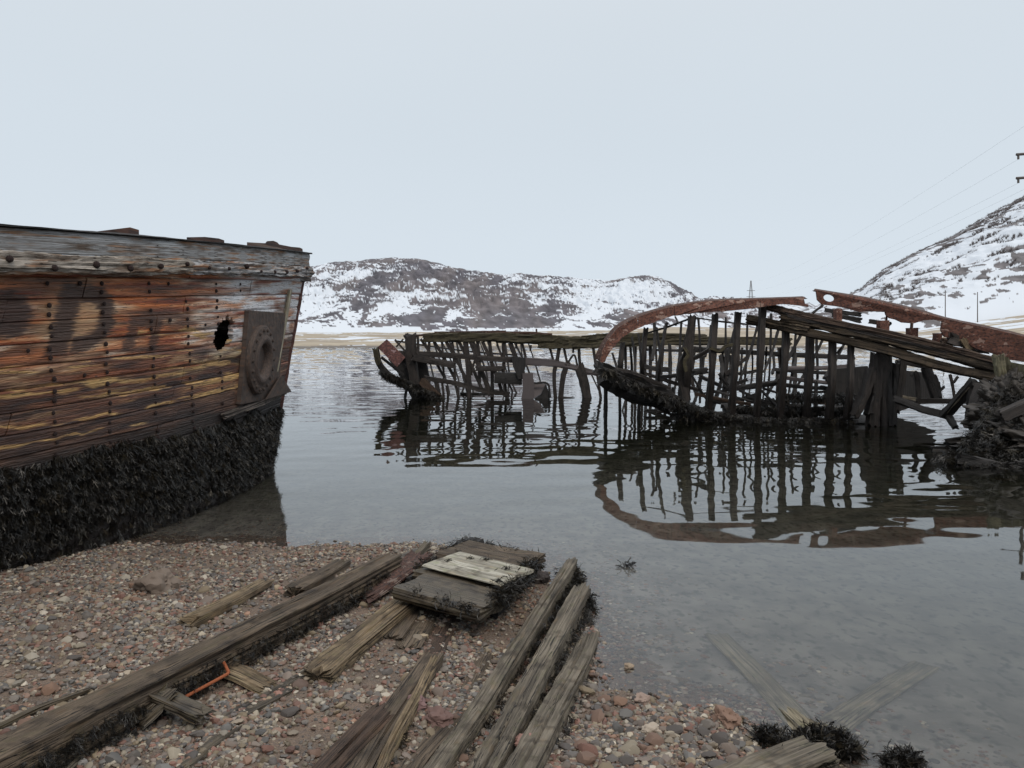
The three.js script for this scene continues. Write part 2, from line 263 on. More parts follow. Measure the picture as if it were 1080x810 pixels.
// a plate or panel cut to an outline; the outline lies on the plane or gentle curve that place(x, y) gives
function plate(outline, place, thick, holes = []) {
  const sh = new THREE.Shape(outline.map(([x, y]) => new THREE.Vector2(x, -y)));
  for (const h of holes) sh.holes.push(new THREE.Path(h.map(([x, y]) => new THREE.Vector2(x, -y))));
  const g = new THREE.ExtrudeGeometry(sh, { depth: 1, bevelEnabled: false, curveSegments: 6 }), p = g.attributes.position, uv = [];
  for (let i = 0; i < p.count; i++) { const q = place(p.getX(i), -p.getY(i)); q.z -= (p.getZ(i) - 0.5) * thick; p.setXYZ(i, q.x, q.y, q.z); uv.push(q.x * 0.35, q.y * 0.7); }
  g.setAttribute('uv', new THREE.Float32BufferAttribute(uv, 2)); g.computeVertexNormals(); return g;
}
function ribbon(pts, w) {                           // a flat frond through points in its own plane
  const pos = [], idx = [];
  pts.forEach(([x, y, z], i) => { const k = i === pts.length - 1 ? 0.35 : 1; pos.push(x - w * k, y, z, x + w * k, y, z + w * 0.5); if (i) { const a = (i - 1) * 2; idx.push(a, a + 1, a + 2, a + 1, a + 3, a + 2); } });
  const g = new THREE.BufferGeometry(); g.setAttribute('position', new THREE.Float32BufferAttribute(pos, 3)); g.setIndex(idx); g.computeVertexNormals(); return g;
}
function tuft(seed, n, spread) {                    // bladder wrack, about one unit long, hanging down
  const r = mulberry(seed), parts = [];
  for (let i = 0; i < n; i++) {
    const a = r() * 6.28, s = spread * (0.3 + r()), l = 0.55 + 0.45 * r(), b = a + (r() - 0.5) * 2, pts = [];
    for (let k = 0; k <= 4; k++) { const t = k / 4; pts.push([Math.cos(lerp(a, b, t)) * s * t, -l * t + 0.16 * spread * Math.sin(t * 5 + i), Math.sin(lerp(a, b, t)) * s * t]); }
    parts.push(ribbon(pts, (0.014 + 0.016 * r()) * (spread > 0.9 ? 1.9 : 1)));
    for (let f = 0; f < 2; f++) { const at = pts[2 + f], d = r() * 6.28; parts.push(ribbon([at, [at[0] + 0.1 * Math.cos(d), at[1] - 0.11, at[2] + 0.1 * Math.sin(d)], [at[0] + 0.2 * Math.cos(d), at[1] - 0.2, at[2] + 0.2 * Math.sin(d)]], (0.014 + 0.018 * r()) * (spread > 0.9 ? 2 : 1))); }
  }
  return mergeGeometries(parts);
}
const tufts = [tuft(3, 8, 0.35), tuft(8, 9, 0.7), tuft(15, 7, 1.0)];
const weedTones = [C(32, 29, 25), C(25, 24, 23), C(40, 36, 28), C(22, 21, 20), C(52, 46, 34), C(60, 54, 44)];
function weed(name, parent, list, kind = 0) {       // list of [point, length, tilt]
  const ms = [], cs = [];
  for (const [p, l, tilt = 0.5] of list) { ms.push(xf(p, [rr(-tilt, tilt), rr(0, 6.28), rr(-tilt, tilt)], l)); cs.push(weedTones[Math.floor(rnd() * rnd() * weedTones.length)]); }
  return copies(name, tufts[kind], M.weed, ms, parent, cs);
}
M.weed.side = THREE.DoubleSide;
// ---------- the wooden hull on the beach ----------
const STEM = [-2.658, -9.9], AFT = [-0.42, 0.9075], OUT = [0.9075, 0.42];
const railH = (s) => 2.665 - 0.083 * Math.min(s, 5.6) - 0.02 * Math.max(0, s - 5.6);
const stemA = (h) => { const t = h / 2.7; return 0.77 * (1 - t) + (t < 0 ? 3 * t * t : 0); };
function hullAt(s, h, side = 1) {
  const t = clamp(h / 2.7, -0.4, 1), L = lerp(6, 7, t), p = lerp(2.2, 1.65, Math.max(0, t)), B = t < 0 ? 1.5 + 1.1 * t : lerp(1.5, 1.95, Math.pow(t, 0.9));
  const a = stemA(h) + s, u = clamp(s / L), b = side * (0.07 + B * (1 - Math.pow(1 - u, p)));
  return V(STEM[0] + a * AFT[0] + b * OUT[0], h, STEM[1] + a * AFT[1] + b * OUT[1]);
}
function hullN(s, h, side = 1) { const e = 0.04, s0 = Math.max(0, s - e), a = hullAt(s + e, h, side).sub(hullAt(s0, h, side)), b = hullAt(s, h + e, side).sub(hullAt(s, h - e, side)); return a.cross(b).normalize().multiplyScalar(-side); }
function hullPt(s, h, off = 0, side = 1) { const p = hullAt(s, h, side); return off ? p.addScaledVector(hullN(s, h, side), off) : p; }
function hullPick(px, py) {
  let best = [1e9, 0, 0]; const scan = (s0, s1, h0, h1, n) => { for (let i = 0; i <= n; i++) for (let j = 0; j <= n; j++) { const s = lerp(s0, s1, i / n), h = lerp(h0, h1, j / n), q = project(hullAt(Math.max(0, s), h)), d = Math.hypot(q[0] - px, q[1] - py); if (d < best[0]) best = [d, Math.max(0, s), h]; } };
  scan(0, 7, -0.1, 2.8, 60); for (const r of [0.12, 0.02]) { const [, s, h] = best; scan(s - r, s + r, h - r, h + r, 24); } return [best[1], best[2]];
}
const ROWS = 19, HB = -0.5, rowH = (k, s) => lerp(HB, railH(s), k / ROWS);
const hullUV = (s, h) => [s / 10, (h - HB) / (railH(s) - HB)];
const letterD = hullPick(86, 338), letterO = hullPick(3, 328), letterN = hullPick(152, 354);
const bands = [[[0, 392, 7], [50, 390, 6], [100, 383, 5], [170, 376, 4], [240, 368, 4]], [[0, 418, 9], [60, 412, 8], [120, 402, 8], [180, 393, 6], [228, 384, 5]], [[112, 417, 3], [180, 408, 5], [250, 396, 5]], [[0, 452, 3], [60, 446, 4], [120, 436, 4], [160, 428, 4], [250, 408, 4]], [[20, 470, 3], [80, 458, 3], [130, 450, 2]], [[170, 352, 5], [200, 350, 6], [230, 358, 5]]].map((l) => l.map(([x, y, w]) => { const [s, h] = hullPick(x, y), [, h2] = hullPick(x, y - w); return [s, h, h2 - h]; }).sort((p, q) => p[0] - q[0]));
const bandAt = (l, s) => { if (s < l[0][0] - 0.3) return null; const last = l[l.length - 1]; if (s > last[0] + (last[0] > 4 ? 4 : 0.3)) return null; return [table(l, s), table(l.map((p) => [p[0], p[2]]), s)]; };
const hullMap = tex(2048, 1024, (u, v) => {
  const s = u * 10, row = v * ROWS, k = Math.floor(row), f = row - k, h = lerp(HB, railH(s), v), hash = (n2(k * 7.7, 3.3) + 1) / 2;
  const ws = s + k * 3.7, drift = 0.05 * fbm(ws * 0.8, k * 3, 2), grain = fbm(ws * 1.5, (v + drift * 0.06) * 130, 3), streak = fbm(ws * 0.5, v * 30 + k * 5, 4), patch = fbm(ws * 1.0 + 20, v * 17, 4), fine = n2(ws * 9, v * 600);
  let c = mix3([62, 44, 39], [104, 74, 57], clamp(0.5 + grain * 0.5 + patch * 0.7));
  const upper = smooth(0.63, 0.73, v + 0.05 * patch), mid = smooth(0.5, 0.6, v) * (1 - upper), nearBow = 1 - smooth(1.6, 3.4, s + 0.8 * patch);
  c = mix3(c, [178, 104, 58], upper * clamp(0.55 + 1.4 * streak));                                       // orange weathered planks
  c = mix3(c, [202, 178, 150], upper * clamp(patch * 1.9 - 0.1 + 0.9 * streak) * 0.8);                  // bleached wood
  c = mix3(c, [200, 202, 206], upper * clamp(nearBow * 1.45 + patch * 1.3 - 0.5 + 0.4 * grain) * 0.95);    // old white paint
  c = mix3(c, [116, 54, 34], upper * clamp(fbm(ws * 0.6 + 5, v * 26, 4) * 2.6 - 0.55));                   // rust runs
  c = mix3(c, [104, 48, 30], (1 - smooth(0.04, 0.2, f)) * clamp(0.35 + streak * 2) * smooth(0.55, 0.7, v) * 0.8); // rust along the seams
  c = mix3(c, [112, 64, 42], mid * clamp(0.35 + streak * 1.3)); c = mix3(c, [162, 142, 96], mid * clamp(patch * 2 + nearBow * 0.3 - 0.3) * 0.85); c = mix3(c, [150, 84, 50], mid * clamp(fbm(ws * 0.6 + 51, v * 28, 4) * 2.2 - 0.5));
  c = mix3(c, [44, 34, 34], clamp(fbm(ws * 0.8 + 31, v * 22, 4) * 2.4 - 0.1) * (1 - smooth(0.62, 0.74, v)) * 0.8);
  let ochre = 0; for (const l of bands) { const b = bandAt(l, s); if (b) ochre = Math.max(ochre, (1 - smooth(0.55, 1.15, Math.abs(h - b[0] + 0.012 * n2(s * 3, 2)) / (Math.max(b[1], 0.012) * (0.3 + 0.8 * clamp(0.5 + fbm(s * 1.6, h * 9, 3)))) + 0.5 * grain)) * smooth(-0.22, 0.12, fbm(s * 1.3 + h * 5, h * 13, 3))); }
  c = mix3(c, mix3([146, 112, 68], [204, 170, 112], clamp(0.5 + grain)), ochre * 0.9);                    // bare yellow wood where the surface split off
  c = mix3(c, [34, 29, 27], (1 - smooth(0.42, 0.5, v + 0.04 * patch)) * 0.9);                               // stained by the tide
  c = mix3(c, [28, 22, 20], clamp((Math.abs(fbm(ws * 0.5 + 3, v * 90, 3)) < 0.01 + 0.015 * (grain > 0.2)) ? 0.75 : 0));
  c = mix3(c, [172, 142, 108], 0.7 * (1 - smooth(0.12, 0.34, Math.hypot((letterD[0] - s) / 1.4, h - letterD[1]) + 0.12 * streak)));
  // faded lettering: dark paint ghosts
  const stroke = (d) => 1 - smooth(-0.015, 0.03, d + 0.03 * fine * 0.6 + 0.04 * grain); let ink = 0;
  { const x = (letterD[0] - s) / 1.4, y = h - letterD[1], bowl = Math.abs(Math.hypot(Math.max(0, x) * 1.05, (y - 0.01)) - 0.185) - 0.055, bar = Math.max(Math.abs(x + 0.1) - 0.06, Math.abs(y) - 0.24), top = Math.max(Math.abs(y - 0.19) - 0.055, Math.abs(x + 0.02) - 0.12); ink = Math.max(ink, stroke(Math.min(Math.max(bowl, -x - 0.02), bar, top))); }
  { const x = letterO[0] - s, y = h - letterO[1]; ink = Math.max(ink, stroke(Math.max(Math.hypot(x * 0.8, y + 0.05) - 0.17, -y - 0.16)) ); }
  { const x = (letterN[0] - s) / 1.1, y = h - letterN[1]; ink = Math.max(ink, 0.8 * stroke(Math.min(Math.max(Math.abs(x + 0.13) - 0.05, Math.abs(y) - 0.12), Math.max(Math.abs(x - 0.13) - 0.05, Math.abs(y) - 0.13), Math.max(Math.abs(y - 0.1) - 0.04, Math.abs(x) - 0.17)))); }
  c = mix3(c, [52, 38, 34], ink * 0.84);
  const k2 = 0.9 + 0.18 * hash + 0.1 * fine; return [c[0] * k2, c[1] * k2, c[2] * k2];
});
const hullBump = tex(1024, 1024, (u, v) => { const s = u * 10, k = Math.floor(v * ROWS), ws = s + k * 3.7; return 0.5 + 0.4 * fbm(ws * 1.5, v * 140, 4) + 0.15 * n2(ws * 9, v * 500) - (Math.abs(fbm(ws * 0.5 + 3, v * 120, 3)) < 0.02 ? 0.4 : 0); }, false);
M.hull = std({ map: hullMap, bumpMap: hullBump, bumpScale: 0.009, roughness: 0.62 });

const boat = thing('wooden_hull', 'rotting wooden ship bow with riveted planks and dark weed skirt on the gravel beach', 'boat');
const holeC = hullPick(237, 352);
function inHole(s, h) { const x = (s - holeC[0]) / 0.21, y = (h - holeC[1]) / 0.185, r = Math.hypot(x, y), a = Math.atan2(y, x); return r < 0.88 + 0.18 * n2(Math.cos(a) * 1.7 + 4, Math.sin(a) * 1.7); }
function plank(s0, s1, k, side = 1, holed = false) {
  const R = k * 13.7 + s0, ns = holed ? Math.ceil((s1 - s0) / 0.02) : Math.max(4, Math.ceil((s1 - s0) / 0.14)), ts = holed ? steps(0, 1, 8) : [0, 0.06, 0.3, 0.7, 0.94, 1];
  const sheets = [], warp = 0.006 * n2(R, 2);
  const at = (s, t, inner) => { const g = 0.03 * n2(s * 2, k * 5 + R), h = lerp(rowH(k, s), rowH(k + 1, s), inner ? lerp(-0.04, 1.04, t) : clamp(t, 0.008, 0.992)), edge = (t < 0.04 || t > 0.96) ? -0.01 : 0; return hullPt(s, h, inner ? -0.05 : warp + edge + 0.004 * n2(s * 3 + R, t * 2) + g * 0.12, side); };
  const pos = [], uv = [], idx = [], m = ts.length;
  for (const inner of [false, true]) for (let i = 0; i <= ns; i++) for (const t of ts) { const s = lerp(s0 + 0.004, s1 - 0.004, i / ns), p = at(s, t, inner); pos.push(p.x, p.y, p.z); uv.push(...hullUV(s, lerp(rowH(k, s), rowH(k + 1, s), clamp(t, 0.01, 0.99)))); }
  const layer = (ns + 1) * m;
  const solid = (i, j) => { if (!holed || i < 0 || j < 0 || i >= ns || j >= m - 1) return i >= 0 && j >= 0 && i < ns && j < m - 1; const s = lerp(s0, s1, (i + 0.5) / ns), h = lerp(rowH(k, s), rowH(k + 1, s), (j + 0.5) / (m - 1)); return !inHole(s, h); };
  for (let i = 0; i < ns; i++) for (let j = 0; j < m - 1; j++) if (solid(i, j)) {
    const a = i * m + j, b = a + m, A = a + layer, B = b + layer;
    idx.push(a, b, a + 1, b, b + 1, a + 1, A, A + 1, B, B, A + 1, B + 1);
    if (!solid(i - 1, j)) idx.push(a, a + 1, A, a + 1, A + 1, A); if (!solid(i + 1, j)) idx.push(b, B, b + 1, b + 1, B, B + 1);
    if (!solid(i, j - 1)) idx.push(a, A, b, b, A, B); if (!solid(i, j + 1)) idx.push(a + 1, b + 1, A + 1, b + 1, B + 1, A + 1);
  }
  const g = new THREE.BufferGeometry(); g.setAttribute('position', new THREE.Float32BufferAttribute(pos, 3)); g.setAttribute('uv', new THREE.Float32BufferAttribute(uv, 2)); g.setIndex(idx);
  return toCreasedNormals(g, 0.35);
}
const AFT_END = 10;
for (let k = 0; k < ROWS - 1; k++) {
  const cuts = [0.03]; let s = rr(1.6, 3.4); while (s < AFT_END - 0.8) { cuts.push(s); s += rr(1.4, 3.2); } cuts.push(AFT_END + rr(-0.15, 0.15));
  for (let i = 0; i < cuts.length - 1; i++) {
    const h0 = rowH(k, holeC[0]), h1 = rowH(k + 1, holeC[0]), near = h1 > holeC[1] - 0.26 && h0 < holeC[1] + 0.26 && cuts[i] < holeC[0] + 0.4 && cuts[i + 1] > holeC[0] - 0.4;
    mesh('plank', plank(cuts[i], cuts[i + 1], k, 1, near), M.hull, boat);
  }
  mesh('plank', plank(0.03, AFT_END, k, -1), M.hull, boat);
}
{ // deck and transom close the hull
  const ss = steps(0.05, AFT_END - 0.02, 20), pos = [], idx = [];
  ss.forEach((s, i) => { const a = hullPt(s, railH(s) - 0.35, -0.06, 1), b = hullPt(s, railH(s) - 0.35, -0.06, -1); pos.push(a.x, a.y, a.z, b.x, b.y, b.z); if (i) { const q = (i - 1) * 2; idx.push(q, q + 1, q + 2, q + 1, q + 3, q + 2); } });
  const g = new THREE.BufferGeometry(); g.setAttribute('position', new THREE.Float32BufferAttribute(pos, 3)); g.setIndex(idx); g.computeVertexNormals(); mesh('deck', g, std({ color: C(70, 60, 52) }), boat);
  const q = [], tr = []; for (const h of steps(HB, railH(AFT_END) - 0.02, 8)) for (const side of [1, -1]) { const p = hullPt(AFT_END - 0.03, h, -0.04, side); q.push(p.x, p.y, p.z); }
  for (let i = 0; i < 8; i++) tr.push(i * 2, i * 2 + 1, i * 2 + 2, i * 2 + 1, i * 2 + 3, i * 2 + 2);
  const t = new THREE.BufferGeometry(); t.setAttribute('position', new THREE.Float32BufferAttribute(q, 3)); t.setIndex(tr); t.computeVertexNormals(); mesh('transom', t, std({ color: C(60, 50, 44) }), boat);
}
const alongHull = (s0, s1, n, hf, off) => steps(s0, s1, n).map((s) => hullPt(s, hf(s), off));
const railMap = tex(512, 2048, (u, v) => { const x = u * 0.5, y = v * 4, g = n2(x * 90, y * 1.4) * 0.5 + n2(x * 200, y * 3) * 0.3, p = fbm(x * 9, y * 1.6, 4), q = fbm(x * 16 + 9, y * 1.1, 4); let c = mix3([128, 124, 120], [196, 196, 196], clamp(0.55 + g + p * 0.6)); c = mix3(c, [158, 104, 66], clamp(q * 2.4 - 0.35) * 0.9); c = mix3(c, [92, 72, 58], clamp(-p * 2 - 0.25) * 0.8); return mix3(c, [44, 36, 32], Math.abs(n2(x * 30 + 2, y * 0.8) + 0.3 * n2(x * 80, y * 3)) < 0.05 ? 0.8 : 0); });
railMap.repeat.set(2, 0.25);
M.rail = std({ map: railMap, bumpMap: woodBump, bumpScale: 0.02, color: C(226, 226, 228) }); M.railBrown = std({ map: railMap, bumpMap: woodBump, bumpScale: 0.02, color: C(218, 208, 196) }); M.bulwark = std({ map: railMap, bumpMap: woodBump, bumpScale: 0.006, color: C(206, 210, 214) });
mesh('bulwark', timber(alongHull(0.05, AFT_END, 18, (s) => railH(s) - 0.06, 0.0), 0.09, 0.16, { seg: 90, checks: 4, rough: 0.004 }), M.bulwark, boat);
for (const [a, b] of [[-0.02, 2.9], [2.92, 5.0], [5.02, AFT_END]]) mesh('rubbing_strake', timber(alongHull(Math.max(0, a), b, 10, (s) => railH(s) - 0.205, 0.055), 0.1, 0.125, { seg: 60, side: 7, rough: 0.017, checks: 9, round: 0.3 }), a > 2 ? M.railBrown : M.rail, boat);
mesh('rail_cap', timber(alongHull(0.0, AFT_END, 18, (s) => railH(s) + 0.022, -0.02), 0.16, 0.02, { seg: 80 }), M.darker, boat);
{ // stem post, fastened stripe, moulding
  const along = (h, fwd, out = 0) => V(STEM[0] + (stemA(h) - fwd) * AFT[0] + out * OUT[0], h, STEM[1] + (stemA(h) - fwd) * AFT[1] + out * OUT[1]);
  M.stem = rustMat(150, 120, 112);
  mesh('stem_post', timber(steps(-0.5, 2.58, 8).map((h) => along(h, -0.04)), 0.17, 0.15, { up: V(OUT[0], 0, OUT[1]), seg: 40, checks: 4 }), M.stem, boat);
  mesh('stem_head', timber([along(2.4, -0.24), along(2.4, 0.05)], 0.28, 0.15, { checks: 3, rough: 0.012, side: 6 }), M.rail, boat);
  const a = hullPick(303, 308), b = hullPick(289, 388), pp = (t) => hullPt(Math.max(0, lerp(a[0], b[0], t)), lerp(a[1], b[1], t), 0.03);
  mesh('draught_strip', timber(steps(0, 1, 6).map(pp), 0.05, 0.035, { rough: 0.002, checks: 0, up: V(1, 0, 0.3) }), std({ map: woodMap, color: C(196, 192, 178), roughness: 0.6 }), boat);
  const m0 = hullPick(233, 438), m1 = hullPick(296, 414); mesh('moulding', timber(steps(0, 1, 8).map((t) => hullPt(lerp(m0[0], m1[0], t), lerp(m0[1], m1[1], t), 0.04)), 0.05, 0.05, { rough: 0.008 }), wood(112, 104, 102), boat);
}
{ // hawse plate with its flanged pipe
  const co = [[258, 327], [297, 330], [289, 418], [249, 426]].map(([x, y]) => hullPick(x, y));
  const pl = (u, v, off) => { const s = lerp(lerp(co[0][0], co[1][0], u), lerp(co[3][0], co[2][0], u), v), h = lerp(lerp(co[0][1], co[1][1], u), lerp(co[3][1], co[2][1], u), v); return hullPt(s, h, off); };
  const n = 14, pos = [], uv = [], idx = [];
  for (const off of [0.045, 0.0]) for (let j = 0; j <= n; j++) for (let i = 0; i <= n; i++) { const p = pl(i / n, j / n, off); pos.push(p.x, p.y, p.z); uv.push(i / n * 0.3, j / n * 0.5); }
  const L = (n + 1) * (n + 1); for (let j = 0; j < n; j++) for (let i = 0; i < n; i++) { const a = j * (n + 1) + i; idx.push(a, a + n + 1, a + 1, a + 1, a + n + 1, a + n + 2); if (!i) idx.push(a, a + L, a + n + 1, a + n + 1, a + L, a + L + n + 1); if (i === n - 1) idx.push(a + 1, a + n + 2, a + 1 + L, a + n + 2, a + n + 2 + L, a + 1 + L); if (!j) idx.push(a, a + 1, a + L, a + 1, a + 1 + L, a + L); if (j === n - 1) idx.push(a + n + 1, a + n + 1 + L, a + n + 2, a + n + 2, a + n + 1 + L, a + n + 2 + L); }
  const g = new THREE.BufferGeometry(); g.setAttribute('position', new THREE.Float32BufferAttribute(pos, 3)); g.setAttribute('uv', new THREE.Float32BufferAttribute(uv, 2)); g.setIndex(idx);
  const hp = mesh('hawse_plate', toCreasedNormals(g, 0.4), M.iron, boat);
  const c = hullPick(269, 379), o = hullPt(c[0], c[1], 0.05), N = hullN(c[0], c[1]), up = V(0, 1, 0).addScaledVector(N, -N.y).normalize(), rt = up.clone().cross(N), basis = new THREE.Matrix4().makeBasis(rt, N, up.clone().negate()).setPosition(o);
  const prof = [[0.37, -0.04], [0.37, 0.025], [0.352, 0.04], [0.275, 0.043], [0.262, 0.055], [0.235, 0.068], [0.205, 0.066], [0.175, 0.045], [0.155, 0.0], [0.145, -0.08], [0.14, -0.6]].map(([x, y]) => new THREE.Vector2(x, y));
  const ring = new THREE.LatheGeometry(prof, 40); ring.applyMatrix4(basis); mesh('hawse_pipe', ring, M.iron, hp);
  const rv = []; for (let i = 0; i < 18; i++) { const s = new THREE.SphereGeometry(0.02, 8, 5); s.translate(0.315 * Math.cos(i / 18 * 6.283), 0.042, 0.32 * Math.sin(i / 18 * 6.283)); rv.push(s); }
  const rg = mergeGeometries(rv); rg.applyMatrix4(basis); mesh('rivets', rg, M.iron, hp).userData.kind = 'stuff';
  const q = [[288, 395], [299, 412], [272, 420]].map(([x, y]) => { const k = hullPick(x, y); return hullPt(k[0], k[1], 0.1); });
  const tg = new THREE.BufferGeometry(); const ps = []; for (const off of [0, -0.02]) for (const p of q) ps.push(p.x + off, p.y, p.z + off * 0.3); tg.setAttribute('position', new THREE.Float32BufferAttribute(ps, 3)); tg.setAttribute('uv', new THREE.Float32BufferAttribute([0, 0, 0.1, 0, 0, 0.1, 0, 0, 0.1, 0, 0, 0.1], 2)); tg.setIndex([0, 2, 1, 3, 4, 5, 0, 1, 4, 0, 4, 3, 1, 2, 5, 1, 5, 4, 2, 0, 3, 2, 3, 5]); mesh('gusset_plate', toCreasedNormals(tg, 0.3), M.iron, boat);
}
{ // rusty fittings on the rail
  const fit = (name, px0, px1, ys, prof) => { const a = hullPick(px0, ys[0]), b = hullPick(px1, ys[1]), A = hullPt(a[0], a[1], -0.03), B = hullPt(b[0], b[1], -0.03); A.y = railH(a[0]) + 0.02; B.y = railH(b[0]) + 0.02;
    const g = plate(prof, (x, y) => A.clone().lerp(B, x).add(V(0, -y, 0)), 0.14); return mesh(name, g, M.rustDark, boat); };
  fit('rail_bracket', 106, 146, [248, 251], [[0, 0.03], [0, -0.005], [1, -0.065], [1, 0.03]]);
  fit('rail_bracket', 204, 237, [257, 260], [[0, 0.02], [0, -0.03], [0.55, -0.05], [1, -0.05], [1, 0.02]]);
  fit('fairlead', 266, 321, [263, 266], [[0, 0.03], [0, -0.045], [0.3, -0.06], [0.33, -0.085], [0.45, -0.1], [0.5, -0.07], [0.8, -0.06], [0.98, -0.065], [1.0, 0.09], [0.9, 0.06]]);
}
{ // bolt heads in columns over the frames
  const list = []; const cols = [50, 108, 157, 196, 228, 254, 24, 84, 133, 178, 214, 285];
  cols.forEach((px, ci) => { for (let k = 8; k < ROWS - 2; k++) for (const f of [0.3, 0.72]) { if (rnd() < (ci < 6 ? 0.12 : 0.93)) continue; let s = hullPick(px, 340)[0]; for (let it = 0; it < 12; it++) { const q = project(hullAt(s, lerp(rowH(k, s), rowH(k + 1, s), f))); s = clamp(s + (q[0] - px - (q[1] - 320) * 0.06) * 0.008, 0.1, 7); } s += rr(-0.012, 0.012); const h = lerp(rowH(k, s), rowH(k + 1, s), f); if (inHole(s, h)) continue; if (px > 245 && h < 2.05 && h > 0.9) continue;
    const g = new THREE.SphereGeometry(rr(0.013, 0.019), 8, 5); g.scale(1, 1, 0.6); g.lookAt(hullN(s, h)); const p = hullPt(s, h, 0.008); g.translate(p.x, p.y, p.z); list.push(g); } });
  for (let s = 0.3; s < 7; s += 0.34) { const g = new THREE.SphereGeometry(rr(0.014, 0.026), 8, 5), h = railH(s) - 0.2 + rr(-0.04, 0.04), p = hullPt(s, h, 0.115); g.translate(p.x, p.y, p.z); list.push(g); }
  mesh('bolt_heads', mergeGeometries(list), rustMat(96, 80, 80), boat).userData.kind = 'stuff';
}
{ // weed on everything the tide reaches
  const a = [], b = [];
  for (let i = 0; i < 30000; i++) { const s = Math.pow(rnd(), 1.15) * 7.4, lim = 0.8 + 0.1 * fbm(s * 1.3, 4, 3), h = lerp(-0.2, lim, Math.pow(rnd(), 0.8)); if (fbm(s * 2.2, h * 3.2, 3) < -0.28 - 0.4 * (1 - smooth(0.5, 0.8, h))) continue; if (h < 0.22 + 0.2 * fbm(s * 1.5, 8, 2) && s > 1.5 && rnd() < 0.8) continue; (rnd() < 0.5 ? a : b).push([hullPt(s, h, rr(0.0, 0.025)), rr(0.035, 0.095), 0.55]); }
  weed('hanging_seaweed', boat, a, 1); weed('hanging_seaweed', boat, b, 0);
}
// ---------- the two wrecks in the water ----------
// points measured on enlargements of the photograph: corner, scale; then given their depth in metres
const view = (ox, oy, k) => (x, y, D) => P(ox + x / k, oy + y / k, D);
const vA = view(385, 330, 6.75), vB = view(535, 330, 6.75), vC = view(690, 330, 6.75), vD = view(840, 340, 6.75), vE = view(960, 360, 9), v4 = view(620, 290, 3.857), v5 = view(840, 290, 4.5);
const FRONT = V(0, 0, 1);
function bar(parent, name, pts, w, mat, o = {}) { return mesh(name, timber(pts, w, o.t ?? w * 0.8, { up: FRONT, seg: o.seg ?? Math.max(5, pts.length * 5), side: 3, rough: 0.007 + w * 0.04, checks: 2, rag: w * 0.5, ...o }), mat, parent); }

